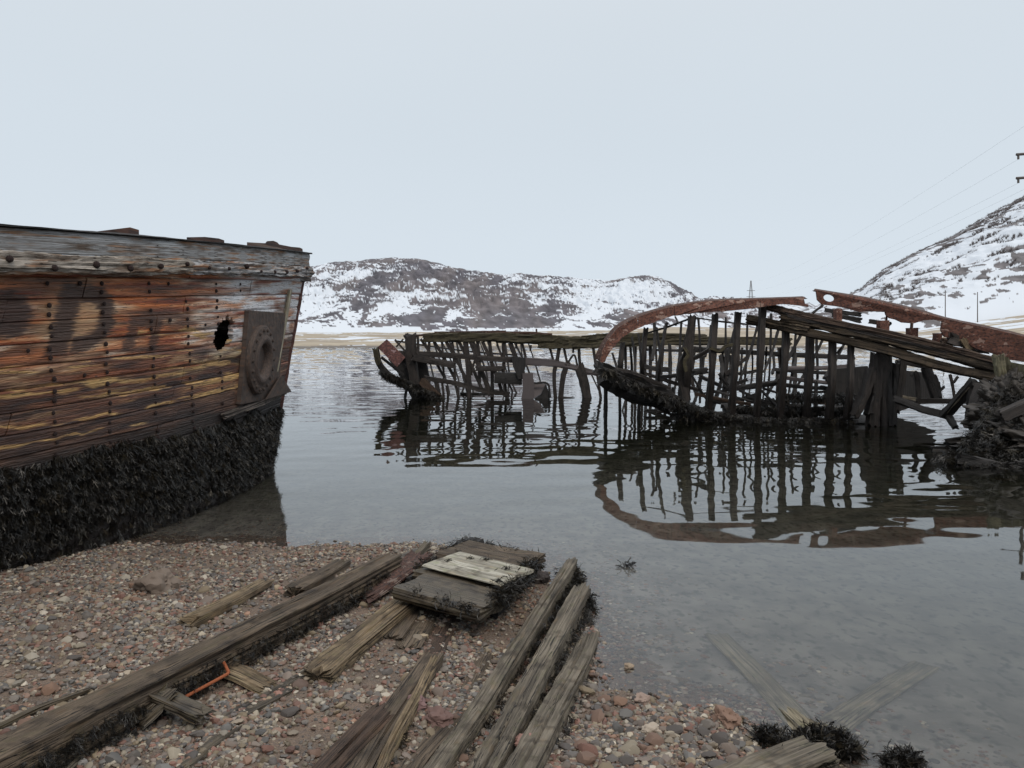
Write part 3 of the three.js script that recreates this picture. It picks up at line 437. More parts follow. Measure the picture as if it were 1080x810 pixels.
// ---- far wreck ----
const far = thing('ship_wreck', 'low collapsed wreck skeleton with mossy top timber and reddish plate at its raised bow', 'shipwreck', 'wrecks standing in the water');
{
  const px = 22 / 812;                               // metres per photograph pixel at about 21 m
  const B = (v, name, list, w, mat, o) => bar(far, name, list.map(([x, y, d = 0]) => v(x, y, 21 + d)), w * px / 6.75 * 0.96, mat, o);
  // top timbers
  B(vA, 'top_timber', [[440, 178, 0], [700, 172, 0], [1080, 178, 0]], 62, M.moss, { seg: 24, side: 5, rough: 0.03 });
  B(vB, 'top_timber', [[-40, 178], [300, 192], [545, 205]], 66, M.moss, { seg: 24, side: 5, rough: 0.04 });
  B(vB, 'top_timber', [[240, 222], [560, 222], [1200, 200, 0.6], [2000, 205, 1.0]], 56, M.moss, { seg: 40, side: 5, rough: 0.035 });
  B(vB, 'top_timber', [[545, 185], [760, 165, 0.2], [1400, 170, 0.8]], 40, M.moss, { seg: 30, side: 5, rough: 0.03 });
  B(vB, 'iron_strip', [[-150, 138], [150, 142]], 16, M.rustDark); B(vB, 'iron_strip', [[150, 142], [315, 152]], 16, M.rustDark); B(vB, 'bolt', [[208, 118], [208, 146]], 12, M.rustDark);
  B(vA, 'iron_strip', [[340, 165], [560, 140]], 14, M.rustDark); B(vA, 'iron_strip', [[500, 140], [1000, 132]], 14, M.rustDark);
  // bow
  mesh('bow_plate', plate([[90, 245], [155, 188], [285, 318], [228, 385]], (x, y) => vA(x, y, 20.6), 0.09), M.rustPink, far);
  B(vA, 'stem_timber', [[80, 268, -0.5], [102, 365, -0.4], [185, 452, -0.3], [300, 528, -0.15], [430, 592]], 42, M.darker, { seg: 20, side: 4 });
  B(vA, 'stem_head', [[75, 265, -0.55], [95, 350, -0.5]], 36, M.moss);
  B(vA, 'frame_post', [[325, 180], [330, 330], [345, 430], [365, 600]], 78, M.dark, { seg: 14, side: 4, taper: 0.8 });
  B(vA, 'frame_post', [[295, 165], [380, 300]], 40, M.dark);
  B(vA, 'deadwood', [[250, 340, 0.3], [300, 420, 0.3], [380, 560, 0.3]], 120, M.darker); B(vA, 'deadwood', [[400, 330, 0.4], [420, 440, 0.4], [450, 600, 0.2]], 70, M.darker); B(vA, 'deadwood', [[420, 500], [520, 600]], 60, M.brown);
  B(vA, 'plank', [[120, 320], [270, 440]], 20, M.darker); B(vA, 'plank', [[180, 330, 0.2], [330, 500, 0.2]], 24, M.darker); B(vA, 'hanging_rope', [[295, 540], [285, 600]], 18, M.darker);
  // stringers
  B(vA, 'stringer', [[260, 290], [560, 300], [900, 325], [1100, 335]], 40, M.dark, { seg: 20 }); B(vA, 'stringer', [[350, 318, -0.2], [630, 372, -0.2]], 46, M.dark);
  B(vA, 'stringer', [[430, 465], [640, 500], [860, 556], [1020, 578]], 34, M.dark, { seg: 20 }); B(vA, 'stringer', [[800, 395, -0.2], [970, 398, -0.2]], 38, M.dark);
  B(vA, 'stringer', [[220, 200, 2], [700, 270, 2.2], [1080, 300, 2.2]], 12, M.darker); B(vA, 'stringer', [[680, 572, 1.5], [900, 575, 1.5]], 12, M.darker);
  // ribs of the near side, leaning
  for (const [x0, y0, x1, y1, w] of [[375, 160, 375, 300, 18], [400, 190, 560, 450, 20], [455, 180, 455, 300, 18], [490, 200, 640, 470, 22], [545, 200, 560, 480, 14], [575, 200, 735, 510, 22], [620, 195, 640, 500, 18], [665, 200, 830, 540, 22], [715, 195, 740, 600, 36], [760, 210, 810, 340, 40], [790, 330, 890, 575, 34], [800, 200, 815, 500, 22], [840, 210, 980, 575, 24], [888, 210, 905, 600, 24], [985, 220, 985, 440, 22], [985, 440, 1005, 600, 18], [1040, 220, 1080, 330, 26], [940, 230, 975, 310, 12], [215, 195, 300, 290, 14], [225, 240, 270, 190, 12], [550, 500, 560, 630, 16], [580, 520, 590, 630, 14], [640, 500, 665, 600, 20], [740, 370, 760, 440, 14], [780, 340, 750, 430, 14], [510, 500, 530, 620, 30]])
    B(vA, 'rib', [[x0, y0], [(x0 + x1) / 2 + (y1 - y0) * 0.02, (y0 + y1) / 2], [x1, y1]], w, M.dark);
  // ribs of the far side
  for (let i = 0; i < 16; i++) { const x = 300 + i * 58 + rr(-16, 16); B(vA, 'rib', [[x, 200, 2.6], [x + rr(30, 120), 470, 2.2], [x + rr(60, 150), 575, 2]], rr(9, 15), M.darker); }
  // machinery and loose plates amidships
  B(vB, 'deck_beam', [[130, 345], [330, 360], [520, 400], [640, 432]], 52, M.greyplate, { seg: 16, taper: 0.6, rag: 0.01 }); B(vB, 'deck_beam', [[-60, 335], [40, 335]], 20, M.greyplate);
  mesh('bracket', plate([[30, 310], [130, 320], [130, 380], [110, 470], [80, 470], [40, 380]], (x, y) => vB(x, y, 20.8), 0.2), M.darker, far);
  B(vB, 'pulpit_box', [[-90, 460], [105, 470]], 84, M.darker, { t: 0.5, rag: 0.0, rough: 0.004 });
  mesh('plate_post', plate([[108, 430], [182, 428], [192, 520], [188, 640], [95, 640], [112, 540]], (x, y) => vB(x, y, 20.7), 0.12), M.greyplate, far);
  mesh('sunken_box', plate([[190, 500], [272, 506], [238, 575], [190, 605]], (x, y) => vB(x, y, 20.9 - 0.2 * (y - 500) / 100), 0.1), M.greyplate, far); mesh('box_side', plate([[274, 507], [302, 580], [300, 640], [200, 640], [192, 608], [240, 578]], (x, y) => vB(x, y, 20.85), 0.35), M.darker, far);
  B(vB, 'frame_rod', [[195, 500, -0.35], [285, 505, -0.35], [305, 600, -0.35]], 14, M.darker, { seg: 12 });
  for (const [p, w] of [[[[20, 225], [60, 330]], 24], [[[110, 230], [135, 330]], 18], [[[305, 250], [335, 370]], 16], [[[370, 250], [350, 360], [335, 420], [345, 640]], 26], [[[405, 255], [430, 370]], 16], [[[430, 360], [400, 440], [380, 600]], 36], [[[435, 350], [475, 300], [500, 380]], 14], [[[510, 255], [520, 400]], 20], [[[520, 400], [550, 500], [570, 610]], 66], [[[612, 255], [650, 500], [665, 600]], 18], [[[600, 440], [660, 570]], 10], [[[700, 480], [700, 640]], 28], [[[65, 225], [62, 250]], 14], [[[168, 235], [165, 265]], 14], [[[15, 510], [35, 560], [20, 640]], 12], [[[470, 255], [468, 280]], 12]])
    B(vB, 'rib', p.map(([x, y]) => [x, y]), w, M.dark, { seg: 12 });
  B(vB, 'floating_timber', [[370, 605], [470, 612]], 22, M.dark); B(vB, 'cross_timber', [[540, 432], [660, 432]], 22, M.greyplate); B(vB, 'cross_timber', [[690, 635], [860, 640]], 16, M.dark);
  for (let i = 0; i < 7; i++) { const x = 840 + i * 36; B(vB, 'rib', [[x, 240, 0.6], [x + rr(-10, 14), 420, 0.6], [x + rr(-10, 14), 640, 0.6]], rr(12, 24), M.dark); }
  B(vC, 'stringer', [[-60, 262, 5], [500, 280, 5.2], [1100, 300, 5.4]], 22, M.darker);
  for (let i = 0; i < 9; i++) { const x = 60 + i * 115 + rr(-20, 20); B(vC, 'rib', [[x, 250, 0.8], [x + rr(-20, 20), 480, 0.8], [x + rr(-30, 30), 620, 0.8]], rr(10, 24), M.dark); }
  const w = []; for (let i = 0; i < 700; i++) { const t = rnd(), x = lerp(300, 1000, t); w.push([vA(lerp(110, 560, t), lerp(410, 610, t) + rr(-12, 25), 20.7 + rr(-0.1, 0.3)), rr(0.08, 0.2), 1]); }
  weed('hanging_seaweed', far, w, 1);
}

// ---- near wreck ----
const wreck = thing('ship_wreck', 'large dark wreck skeleton of upright ribs under a curved rusty steel rim', 'shipwreck', 'wrecks standing in the water');
{
  const pm = 15.3 / 812;
  const B4 = (name, list, w, mat, o) => bar(wreck, name, list.map(([x, y, d = 15.2]) => v4(x, y, d)), w * pm / 3.857, mat, o);
  const BC = (name, list, w, mat, o) => bar(wreck, name, list.map(([x, y, d = 15.2]) => vC(x, y, d)), w * pm / 6.75, mat, o);
  const BD = (name, list, w, mat, o) => bar(wreck, name, list.map(([x, y, d = 15.2]) => vD(x, y, d)), w * pm / 6.75, mat, o);
  const B5 = (name, list, w, mat, o) => bar(wreck, name, list.map(([x, y, d = 14]) => v5(x, y, d)), w * pm / 4.5, mat, o);
  const BE = (name, list, w, mat, o) => bar(wreck, name, list.map(([x, y, d = 13]) => vE(x, y, d)), w * pm / 9 * 0.9, mat, o);
  // curved steel rim, in three lengths
  const rimD = (x) => 14.5 + 0.5 * smooth(50, 500, x), top = [[50, 345], [60, 305], [78, 268], [120, 216], [180, 180], [260, 150], [350, 127], [440, 112], [540, 103], [700, 98], [876, 92]], bot = [[52, 372], [70, 345], [95, 305], [138, 256], [200, 218], [270, 191], [350, 166], [430, 155], [530, 150], [620, 142], [700, 131], [876, 124]];
  const rim = (x0, x1, frac = 0) => { const xs = steps(x0, x1, 16), j = (x) => 2.5 * n2(x * 0.11, 4); return [...xs.map((x) => [x, table(top, x)]), ...xs.slice().reverse().map((x) => [x, table(bot, x) + j(x)])]; };
  mesh('steel_rim', plate([[50, 345], [60, 305], [78, 268], [120, 216], [180, 180], [200, 173], [205, 216], [170, 234], [138, 256], [95, 305], [70, 345], [52, 372]], (x, y) => v4(x, y, rimD(x)), 0.05), M.rust, wreck);
  mesh('steel_rim', plate(rim(205, 350), (x, y) => v4(x, y, rimD(x)), 0.05), M.rust, wreck);
  mesh('steel_rim', plate(rim(352, 700), (x, y) => v4(x, y, rimD(x)), 0.05), M.rust, wreck);
  mesh('steel_rim', plate([[702, 98], [820, 94], [876, 91], [882, 118], [896, 120], [894, 130], [870, 126], [840, 122], [790, 118], [702, 131]], (x, y) => v4(x, y, 15), 0.05), M.rust, wreck);
  mesh('rim_flange', timber([...top.slice(0, 11)].map(([x, y]) => v4(x, y, rimD(x) + 0.14)), 0.26, 0.02, { up: V(0, 1, 0.2), seg: 40, rough: 0.004, checks: 0, side: 3 }), M.rustDark, wreck);
  // second rim, torn, with its oval eye
  const D2 = (x) => lerp(15.3, 13.2, clamp((x - 90) / 1000, 0, 1.3)), oval = []; for (let i = 0; i < 18; i++) oval.push([153 + 27 * Math.cos(i / 18 * 6.283), 110 - 17 * Math.sin(i / 18 * 6.283) + 3 * Math.cos(i / 18 * 6.283)]);
  mesh('steel_rim', plate([[92, 72], [330, 112], [560, 165], [700, 208], [700, 292], [684, 262], [690, 222], [655, 212], [600, 216], [555, 230], [500, 226], [470, 212], [440, 205], [424, 190], [420, 176], [340, 172], [300, 176], [240, 158], [185, 148], [120, 140], [98, 118]], (x, y) => v5(x, y, D2(x)), 0.05, [oval]), M.rust, wreck);
  mesh('steel_rim', plate([[702, 208], [940, 260], [1080, 292], [1400, 372], [1400, 500], [1080, 412], [980, 398], [930, 372], [850, 350], [805, 322], [760, 308], [702, 294]], (x, y) => v5(x, y, D2(x)), 0.05), M.rust, wreck);
  mesh('rim_flange', timber([[90, 72], [330, 112], [560, 165], [700, 206], [940, 258], [1400, 370]].map(([x, y]) => v5(x, y, D2(x) + 0.1)), 0.26, 0.025, { up: V(0, 1, 0.2), seg: 40, rough: 0.004, checks: 0, side: 3 }), M.rustDark, wreck);
  for (const x of [430, 552]) B5('iron_rod', [[x, 175, 14.8], [x - 8, 260, 14.8]], 9, M.rustDark);
  // heavy stringers
  const sd = (x) => lerp(15.0, 12.6, clamp(x / 960, -0.3, 1.05)), S5 = (name, pts, w, mat, o) => B5(name, pts.map(([x, y]) => [x, y, sd(x)]), w, mat, { seg: 40, side: 6, rough: 0.02, t: 0.22, checks: 6, ...o });
  S5('stringer', [[-180, 140], [0, 186], [500, 296], [960, 412]], 26, M.brown); S5('stringer', [[-220, 215], [0, 262], [420, 356], [700, 436], [965, 492]], 36, M.lintel); S5('stringer', [[-60, 205], [200, 262], [560, 342], [962, 446]], 32, M.lintel);
  S5('stringer', [[-120, 150], [0, 205], [300, 268], [700, 366], [960, 430]], 18, M.dark); S5('stringer', [[-215, 205], [-60, 238], [60, 262]], 24, M.beamBrown, { t: 0.3 });
  for (const [x, y, w] of [[195, 185, 26], [410, 240, 44], [548, 275, 40], [668, 300, 26]]) B5('stanchion', [[x, y - 24, 14.5], [x, y + 34, 14.5]], w, M.rust, { t: 0.18, rag: 0, rough: 0.004 });
  B5('broken_plank', [[140, 165, 14.9], [300, 190, 14.9]], 18, M.darker); B5('broken_plank', [[180, 190, 14.8], [300, 215, 14.8]], 22, M.darker); B5('broken_plank', [[350, 220, 14.7], [440, 232, 14.7]], 20, M.darker); B5('broken_plank', [[700, 315, 14], [800, 325, 14]], 30, M.brown); B5('broken_plank', [[790, 310, 13.8], [815, 350, 13.8]], 26, M.beamTan); B5('broken_plank', [[740, 300, 13.9], [890, 345, 13.9]], 40, M.dark, { rough: 0.04 }); B5('broken_plank', [[80, 180, 15], [125, 145, 15]], 10, M.darker);
  // thick ribs of the near side
  for (const [x0, y0, x1, y1, w] of [[235, 222, 218, 428, 20], [318, 200, 280, 450, 12], [425, 175, 398, 510, 34], [518, 165, 490, 545, 27], [610, 160, 580, 590, 29], [710, 140, 680, 605, 29], [810, 160, 775, 610, 30], [905, 185, 885, 615, 27], [995, 250, 978, 620, 27], [140, 285, 135, 400, 22], [1070, 290, 1050, 600, 20]]) {
    const d = lerp(14.9, 15.3, clamp(x0 / 500)) - 0.9 * smooth(850, 1100, x0); B4('rib', [[x0, y0, d], [(x0 + x1) / 2 + 4 - 9 * (1 - smooth(300, 700, x0)), (y0 + y1) / 2 + 20, d - 0.22], [x1 + 2, y1, d + 0.15]], w * 0.82, M.dark, { t: 0.15, seg: 18, side: 4, rough: 0.016, taper: rr(0.8, 1.1) });
  }
  B4('rib_knee', [[425, 175, 15], [395, 300, 15]], 22, M.dark); B4('rib_knee', [[415, 300], [380, 380], [400, 500]], 34, M.dark); B4('weed_rope', [[395, 300, 14.8], [408, 325, 14.8], [395, 350, 14.8], [400, 390, 14.8]], 14, M.moss, { seg: 14 });
  // thin ribs of the far side, leaning
  for (const [x0, y0, x1, y1, w] of [[775, 222, 715, 395, 9], [690, 205, 605, 460, 9], [600, 212, 505, 535, 10], [500, 205, 478, 330, 9], [865, 245, 725, 490, 11], [955, 262, 838, 475, 10], [470, 335, 440, 480, 14], [1040, 285, 960, 420, 10], [270, 195, 262, 345, 12], [332, 285, 330, 470, 12], [355, 170, 358, 205, 6], [540, 330, 540, 420, 14], [585, 330, 570, 450, 16], [755, 330, 750, 400, 10], [840, 320, 835, 380, 12], [180, 255, 190, 420, 9], [205, 240, 225, 440, 8], [280, 215, 300, 470, 9], [380, 190, 350, 490, 8], [450, 180, 455, 520, 8], [560, 175, 545, 540, 8], [650, 165, 625, 560, 8], [745, 160, 725, 560, 8], [850, 195, 800, 580, 8], [930, 230, 925, 580, 9], [100, 320, 120, 420, 9]])
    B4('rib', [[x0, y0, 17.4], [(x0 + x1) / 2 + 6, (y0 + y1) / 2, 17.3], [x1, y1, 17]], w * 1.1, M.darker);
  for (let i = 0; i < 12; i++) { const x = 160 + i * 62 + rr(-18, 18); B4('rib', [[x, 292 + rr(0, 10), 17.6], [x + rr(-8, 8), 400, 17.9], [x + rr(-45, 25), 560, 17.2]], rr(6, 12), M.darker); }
  // lengthwise timbers seen through the ribs
  for (const [a, b, c, d, w, mat, D] of [[230, 240, 410, 180, 7, M.darker, 15.4], [440, 175, 700, 205, 6, M.darker, 16], [230, 372, 330, 385, 22, M.darker, 17], [385, 395, 480, 388, 26, M.darker, 17], [420, 345, 500, 300, 18, M.dark, 15.6], [420, 300, 1080, 335, 22, M.darker, 17.8], [560, 405, 700, 388, 14, M.darker, 17.2], [760, 385, 1080, 402, 16, M.darker, 17.2], [230, 400, 460, 470, 14, M.dark, 16.4], [440, 485, 660, 525, 14, M.brown, 16], [560, 462, 760, 440, 24, M.darker, 16.8], [800, 448, 1000, 462, 18, M.darker, 16.8], [780, 485, 980, 520, 20, M.brown, 15.6], [650, 510, 900, 540, 22, M.darker, 16.2], [820, 380, 1080, 370, 18, M.greyplate, 16.8], [780, 415, 1000, 440, 16, M.greyplate, 16.6], [560, 400, 640, 340, 14, M.dark, 17]])
    B4('inner_timber', [[a, b, D], [(a + c) / 2, (b + d) / 2 + 3, D], [c, d, D]], w, mat, { seg: 14 });
  for (let i = 0; i < 46; i++) { const x = rr(250, 1060), y = lerp(400, 570, Math.sqrt(rnd())), l = rr(25, 90), a = rr(-0.5, 0.5) + (rnd() < 0.3 ? 1.2 : 0), D = rr(15.7, 17.3); B4('broken_timber', [[x - l * Math.cos(a), y - l * Math.sin(a), D], [x, y + rr(-4, 4), D], [x + l * Math.cos(a), y + l * Math.sin(a), D]], rr(6, 18), rnd() < 0.75 ? M.darker : M.dark); }
  B4('mossy_rope', [[500, 300, 15], [540, 310, 15], [560, 290, 15], [585, 285, 15]], 12, M.moss, { seg: 14 });
  // keel end lifted out of the water, thick with weed
  B4('keel_timber', [[52, 382, 14.5], [160, 425, 14.7], [300, 485, 15], [450, 560, 15.3], [620, 600, 15.5]], 46, M.darker, { seg: 30, side: 5, rough: 0.05, t: 0.35 });
  B4('keel_plank', [[60, 375, 14.45], [180, 400, 14.7], [330, 462, 15.1]], 16, M.dark, { seg: 16 });
  B4('deadwood', [[80, 430, 15], [150, 480, 15.1], [300, 530, 15.3]], 60, M.darker, { taper: 0.6, rough: 0.05 });
  B4('bottom_timber', [[450, 575, 15.4], [700, 600, 15.3], [1000, 605, 14.9], [1200, 600, 14.6]], 40, M.darker, { seg: 30, rough: 0.06, t: 0.5 });
  B4('bottom_timber', [[560, 545, 16], [800, 560, 16], [1080, 545, 15.6]], 34, M.darker, { seg: 24, rough: 0.06, t: 0.5 });
  B4('hanging_rib', [[75, 430, 15], [70, 640, 15.2]], 14, M.darker); B4('hanging_rib', [[210, 470, 15.6], [205, 590, 15.6]], 12, M.darker); B4('hanging_rib', [[130, 440, 15.6], [130, 600, 15.6]], 12, M.darker);
  // dark plating on the far side and the frame cluster
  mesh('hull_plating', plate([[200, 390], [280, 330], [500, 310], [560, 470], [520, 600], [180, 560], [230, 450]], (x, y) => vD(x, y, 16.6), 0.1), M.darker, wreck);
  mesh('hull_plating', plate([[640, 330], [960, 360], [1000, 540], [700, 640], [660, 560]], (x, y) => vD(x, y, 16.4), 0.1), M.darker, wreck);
  for (const [p, w, m] of [[[[530, 340], [480, 520], [420, 660]], 40, M.dark], [[[575, 240], [560, 480], [540, 720]], 60, M.dark], [[[615, 250], [610, 480], [610, 740]], 52, M.dark], [[[640, 240], [640, 480], [655, 730]], 36, M.darker], [[[560, 470], [520, 640]], 50, M.darker], [[[745, 280], [730, 420], [690, 620]], 46, M.dark], [[[700, 300], [690, 480], [680, 720]], 40, M.darker]]) BD('rib', p.map(([x, y]) => [x, y, 14.2]), w, m, { seg: 14, side: 4, rough: 0.02, t: 0.25 });
  for (const [p, w] of [[[[850, 360], [865, 460], [865, 560]], 30], [[[930, 340], [960, 430], [1000, 540]], 60], [[[980, 380], [1010, 460], [1020, 540]], 22], [[[820, 380], [850, 355], [870, 400]], 18], [[[1010, 500], [1050, 460]], 18], [[[1015, 430], [1022, 500]], 14], [[[290, 220], [320, 180]], 14], [[[780, 290], [940, 320]], 30]]) BD('bent_iron', p.map(([x, y]) => [x, y, 14.6]), w, M.dark, { seg: 12 });
  BD('cross_timber', [[720, 555, 13.8], [900, 620, 13.5], [1060, 660, 13.2]], 40, M.darker, { t: 0.3 }); BD('cross_timber', [[740, 550, 13.7], [1060, 652, 13.15]], 8, M.beam); BD('cross_timber', [[870, 560, 14.6], [1200, 560, 14.2]], 34, M.dark); BD('sloping_board', [[735, 528, 14.4], [840, 545, 14.4]], 20, M.beam);
  BE('strut', [[340, 690, 13], [450, 560, 12.8], [590, 400, 12.6]], 90, M.darker); BE('strut', [[350, 680, 12.9], [560, 440, 12.55]], 8, M.beam); BE('strut', [[345, 690, 13], [430, 810, 12.7]], 46, M.darker); BE('strut', [[570, 420, 12.6], [530, 780, 12.6]], 30, M.darker);
  BE('strut', [[380, 320, 13.6], [410, 470, 13.6], [420, 560, 13.6]], 24, M.dark); BE('strut', [[410, 390, 13.5], [450, 340, 13.5]], 24, M.dark);
  BE('leg_timber', [[700, 420, 12.3], [630, 600, 12.2], [580, 800, 12.1]], 90, M.dark, { t: 0.25 }); BE('leg_timber', [[740, 420, 12.3], [800, 480, 12.3], [690, 590, 12.3]], 40, M.beam); BE('leg_timber', [[660, 560, 12.4], [700, 780, 12.4]], 60, M.dark); BE('leg_timber', [[800, 560, 12.5], [800, 800, 12.5]], 80, M.darker); BE('leg_timber', [[640, 400, 12.7], [600, 560, 12.7]], 60, M.darker);
  const w = [];
  const line = (pts, n, sx, sy, v) => { for (let i = 0; i < n; i++) { const t = rnd() * (pts.length - 1), k = Math.min(pts.length - 2, Math.floor(t)), f = t - k, a = pts[k], b = pts[k + 1]; w.push([v(lerp(a[0], b[0], f) + rr(-sx, sx), lerp(a[1], b[1], f) + rr(-sy, sy), lerp(a[2], b[2], f) + rr(-0.25, 0.15)), rr(0.06, 0.17), 1]); } };
  line([[60, 388, 14.45], [300, 490, 14.9], [560, 595, 15.3]], 1100, 8, 16, v4); line([[350, 560, 15.2], [700, 600, 15.1], [1080, 600, 14.6]], 1500, 8, 20, v4); line([[600, 545, 15.8], [1080, 550, 15.3]], 700, 8, 14, v4); line([[780, 490, 15.6], [1080, 500, 15]], 300, 10, 20, v4);
  weed('hanging_seaweed', wreck, w, 1);
}

// ---- weed-grown heap of wreckage at the edge of the picture ----
const heap = thing('wreckage_heap', 'heap of seaweed-covered wreckage with a pale broken plank at the end of the long timbers', 'wreckage');
{
  const lump = (c, r, mat, seed) => { const g = new THREE.IcosahedronGeometry(1, 24), p = g.attributes.position, uv = []; for (let i = 0; i < p.count; i++) { const d = V(p.getX(i), p.getY(i), p.getZ(i)).normalize(), k = 1 + 0.28 * n3(d.x * 1.6 + seed, d.y * 1.6, d.z * 1.6) + 0.14 * n3(d.x * 5, d.y * 5 + seed, d.z * 5) + 0.1 * n3(d.x * 13, d.y * 13 + seed, d.z * 13) + 0.06 * n3(d.x * 31, d.y * 31 + seed, d.z * 31); p.setXYZ(i, c.x + d.x * r.x * k, c.y + d.y * r.y * k, c.z + d.z * r.z * k); uv.push(d.x, d.y); } g.setAttribute('uv', new THREE.Float32BufferAttribute(uv, 2)); const q = mergeVerts(g); return mesh('weed_mound', q, mat, heap); };
  function mergeVerts(g) { g.deleteAttribute('normal'); g.deleteAttribute('uv'); g = mergeVertices(g, 1e-4); g.computeVertexNormals(); return g; }
  const at = (px, py, D) => P(px, py, D);
  mesh('broken_plank', plate([[820, 180], [850, 140], [900, 150], [925, 195], [1100, 230], [1300, 300], [1300, 420], [1080, 430], [960, 400], [870, 410], [835, 280]], (x, y) => vE(x, y, lerp(11.9, 11.4, (x - 820) / 400)), 0.16), M.beamGreen, heap);
  bar(heap, 'broken_plank', [vE(840, 160, 11.75), vE(850, 260, 11.75), vE(880, 405, 11.75)], 0.14, M.beamGreen, { side: 4 });
  bar(heap, 'sloping_plank', [at(1058, 438, 10.3), at(1120, 410, 10.5)], 0.16, M.dark, { side: 5, rough: 0.01 });
  lump(at(1085, 442, 11.2), V(0.72, 0.5, 0.7), M.weedDull, 1); lump(at(1100, 470, 10.4), V(0.8, 0.35, 0.7), M.weedDull, 4); lump(at(1052, 474, 10.6), V(0.4, 0.16, 0.4), M.weedDull, 7); lump(at(1065, 420, 11.6), V(0.3, 0.35, 0.3), M.weedDull, 9);
  for (const [a, b, c, d, w, D] of [[985, 474, 1085, 480, 0.09, 10.9], [990, 486, 1060, 498, 0.1, 10], [1000, 466, 1090, 462, 0.1, 11.3], [1012, 484, 1100, 505, 0.12, 9.6], [1020, 500, 1100, 488, 0.08, 9.6]]) bar(heap, 'drowned_timber', [at(a, b, D), at((a + c) / 2, (b + d) / 2 - 2, D), at(c, d, D)], w, M.darker, { rough: 0.02 });
  const w = [];
  for (let i = 0; i < 5200; i++) { const px = 985 + 130 * Math.sqrt(rnd()), lo = lerp(478, 400, smooth(1000, 1070, px)) , py = lerp(lo, 502, rnd()); w.push([at(px, py, lerp(11.4, 9.7, clamp((py - 410) / 90)) + rr(-0.35, 0.1)), rr(0.06, 0.15), 1.2]); }
  weed('seaweed', heap, w.filter(([p]) => p.y > -0.05), 1);
}
// ---------- foreground: timbers on the shingle ----------
function beamOn(name, label, pts, w, t, mat, o = {}) {      // pts: [px, py] of the middle of the top face; lift: how far the top stands over the ground
  const { group = 'old timbers lying on the shingle', lift = t * 0.75, category = 'timber', tilt, ...rest } = o;
  const line = pts.map(([x, y, l]) => { const q = onGround(x, y, l ?? lift); q.y -= t / 2; return q; });
  const m = mesh(name, timber(line, w, t, { side: 12, rough: 0.004, checks: 9, rag: 0.05, round: 0.1, ...rest, ...(rest.rough ? { rough: rest.rough * 0.45 } : {}) }), mat); tag(m, label, category, group); return { m, line, w, t };
}
function fringe(holder, line, n, spread, len, drop = 0.1, kind = 1, side = 0) {     // weed along a timber
  const c = new THREE.CatmullRomCurve3(line), list = [];
  for (let i = 0; i < n; i++) { const p = c.getPoint(rnd()), T = c.getTangent(0.5), S = V(-T.z, 0, T.x).normalize(); const k = side ? side * rr(0.6, 1) : rr(-1, 1); p.addScaledVector(S, k * spread); p.y += rr(-drop, 0.02); list.push([p, rr(len * 0.5, len), 1.3]); }
  return weed('seaweed', holder, list, kind);
}
function weedyBeam(name, label, pts, w, t, mat, o, weeds) { const b = beamOn(name, label, pts, w, t, mat, o); used.set(name, used.get(name) - 1); const g = thing(name, label, 'timber', 'old timbers lying on the shingle'); b.m.removeFromParent(); b.m.name = 'timber_body'; b.m.userData = {}; g.add(b.m); for (const [part, n, spread, len, drop, side] of weeds) { const k = new THREE.CatmullRomCurve3(b.line), seg = steps(part[0], part[1], 6).map((s) => k.getPoint(s)); fringe(g, seg, n, spread, len, drop, 1, side); } return b; }

weedyBeam('long_timber', 'longest squared timber crossing the shingle from the lower left corner to the waterline', [[-60, 818], [60, 757], [200, 690], [330, 627], [412, 585]], 0.14, 0.13, M.beamBrown, { rough: 0.012, checks: 12, seg: 90, lift: 0.15 }, [[[0.1, 0.95], 1700, 0.09, 0.04, 0.13, 1]]);
beamOn('timber', 'dark plank end beside the tip of the longest timber at the waterline', [[372, 612], [418, 588], [446, 579]], 0.09, 0.06, M.boardWet, { lift: 0.07 });
beamOn('timber', 'short half-buried tan plank left of the longest timber', [[205, 648], [240, 632], [276, 613]], 0.1, 0.09, M.beamTan, { lift: 0.05, rag: 0.08 });
beamOn('timber', 'stubby weed-stained plank between the longest timber and the hull water', [[312, 618], [338, 604], [360, 591]], 0.12, 0.11, M.beamBrown, { lift: 0.06 });
beamOn('timber', 'pale tan plank with a broken end running up to the boards', [[338, 703], [372, 675], [432, 628]], 0.14, 0.07, M.beamTan, { lift: 0.06, checks: 9 });
beamOn('timber', 'thin dark slat sunk in the shingle below the pale tan plank', [[250, 752], [296, 728], [344, 698]], 0.085, 0.05, M.boardWet, { lift: 0.012 });
beamOn('timber', 'narrow dark slat lying low toward the bottom edge near the rusty rod', [[196, 806], [218, 788], [242, 770]], 0.05, 0.03, M.boardWet, { lift: 0.012 });
[[440, 632, 414, 668, 0.13], [456, 636, 430, 680, 0.15], [476, 648, 452, 692, 0.13]].forEach(([a, b, c, d, w], i) => beamOn('timber', ['first flat brown board emerging from under the pale-topped platform', 'middle flat brown board emerging from under the pale-topped platform', 'rusty-brown flat board emerging nearest the beams from under the platform'][i], [[a, b], [(a + c) / 2, (b + d) / 2], [c, d]], w, 0.05, i === 2 ? M.brown : M.beamBrown, { lift: 0.02 - 0.004 * i }));
weedyBeam('timber', 'long split plank with a bright yellow edge running down to the bottom edge', [[456, 690], [428, 730], [396, 778], [366, 830]], 0.1, 0.08, M.beamBrown, { lift: 0.045, checks: 10 }, [[[0.5, 0.95], 60, 0.1, 0.05, 0.05, -1]]);
beamOn('timber', 'slim yellow split-off edge lying against the long split plank', [[458, 694], [440, 730], [412, 782], [396, 815]], 0.035, 0.06, M.beamTan, { lift: 0.055 });
beamOn('timber', 'dark rounded log end at the bottom left of the split plank', [[398, 746], [368, 776], [330, 816]], 0.1, 0.1, M.brown, { lift: 0.085, round: 0.6 });
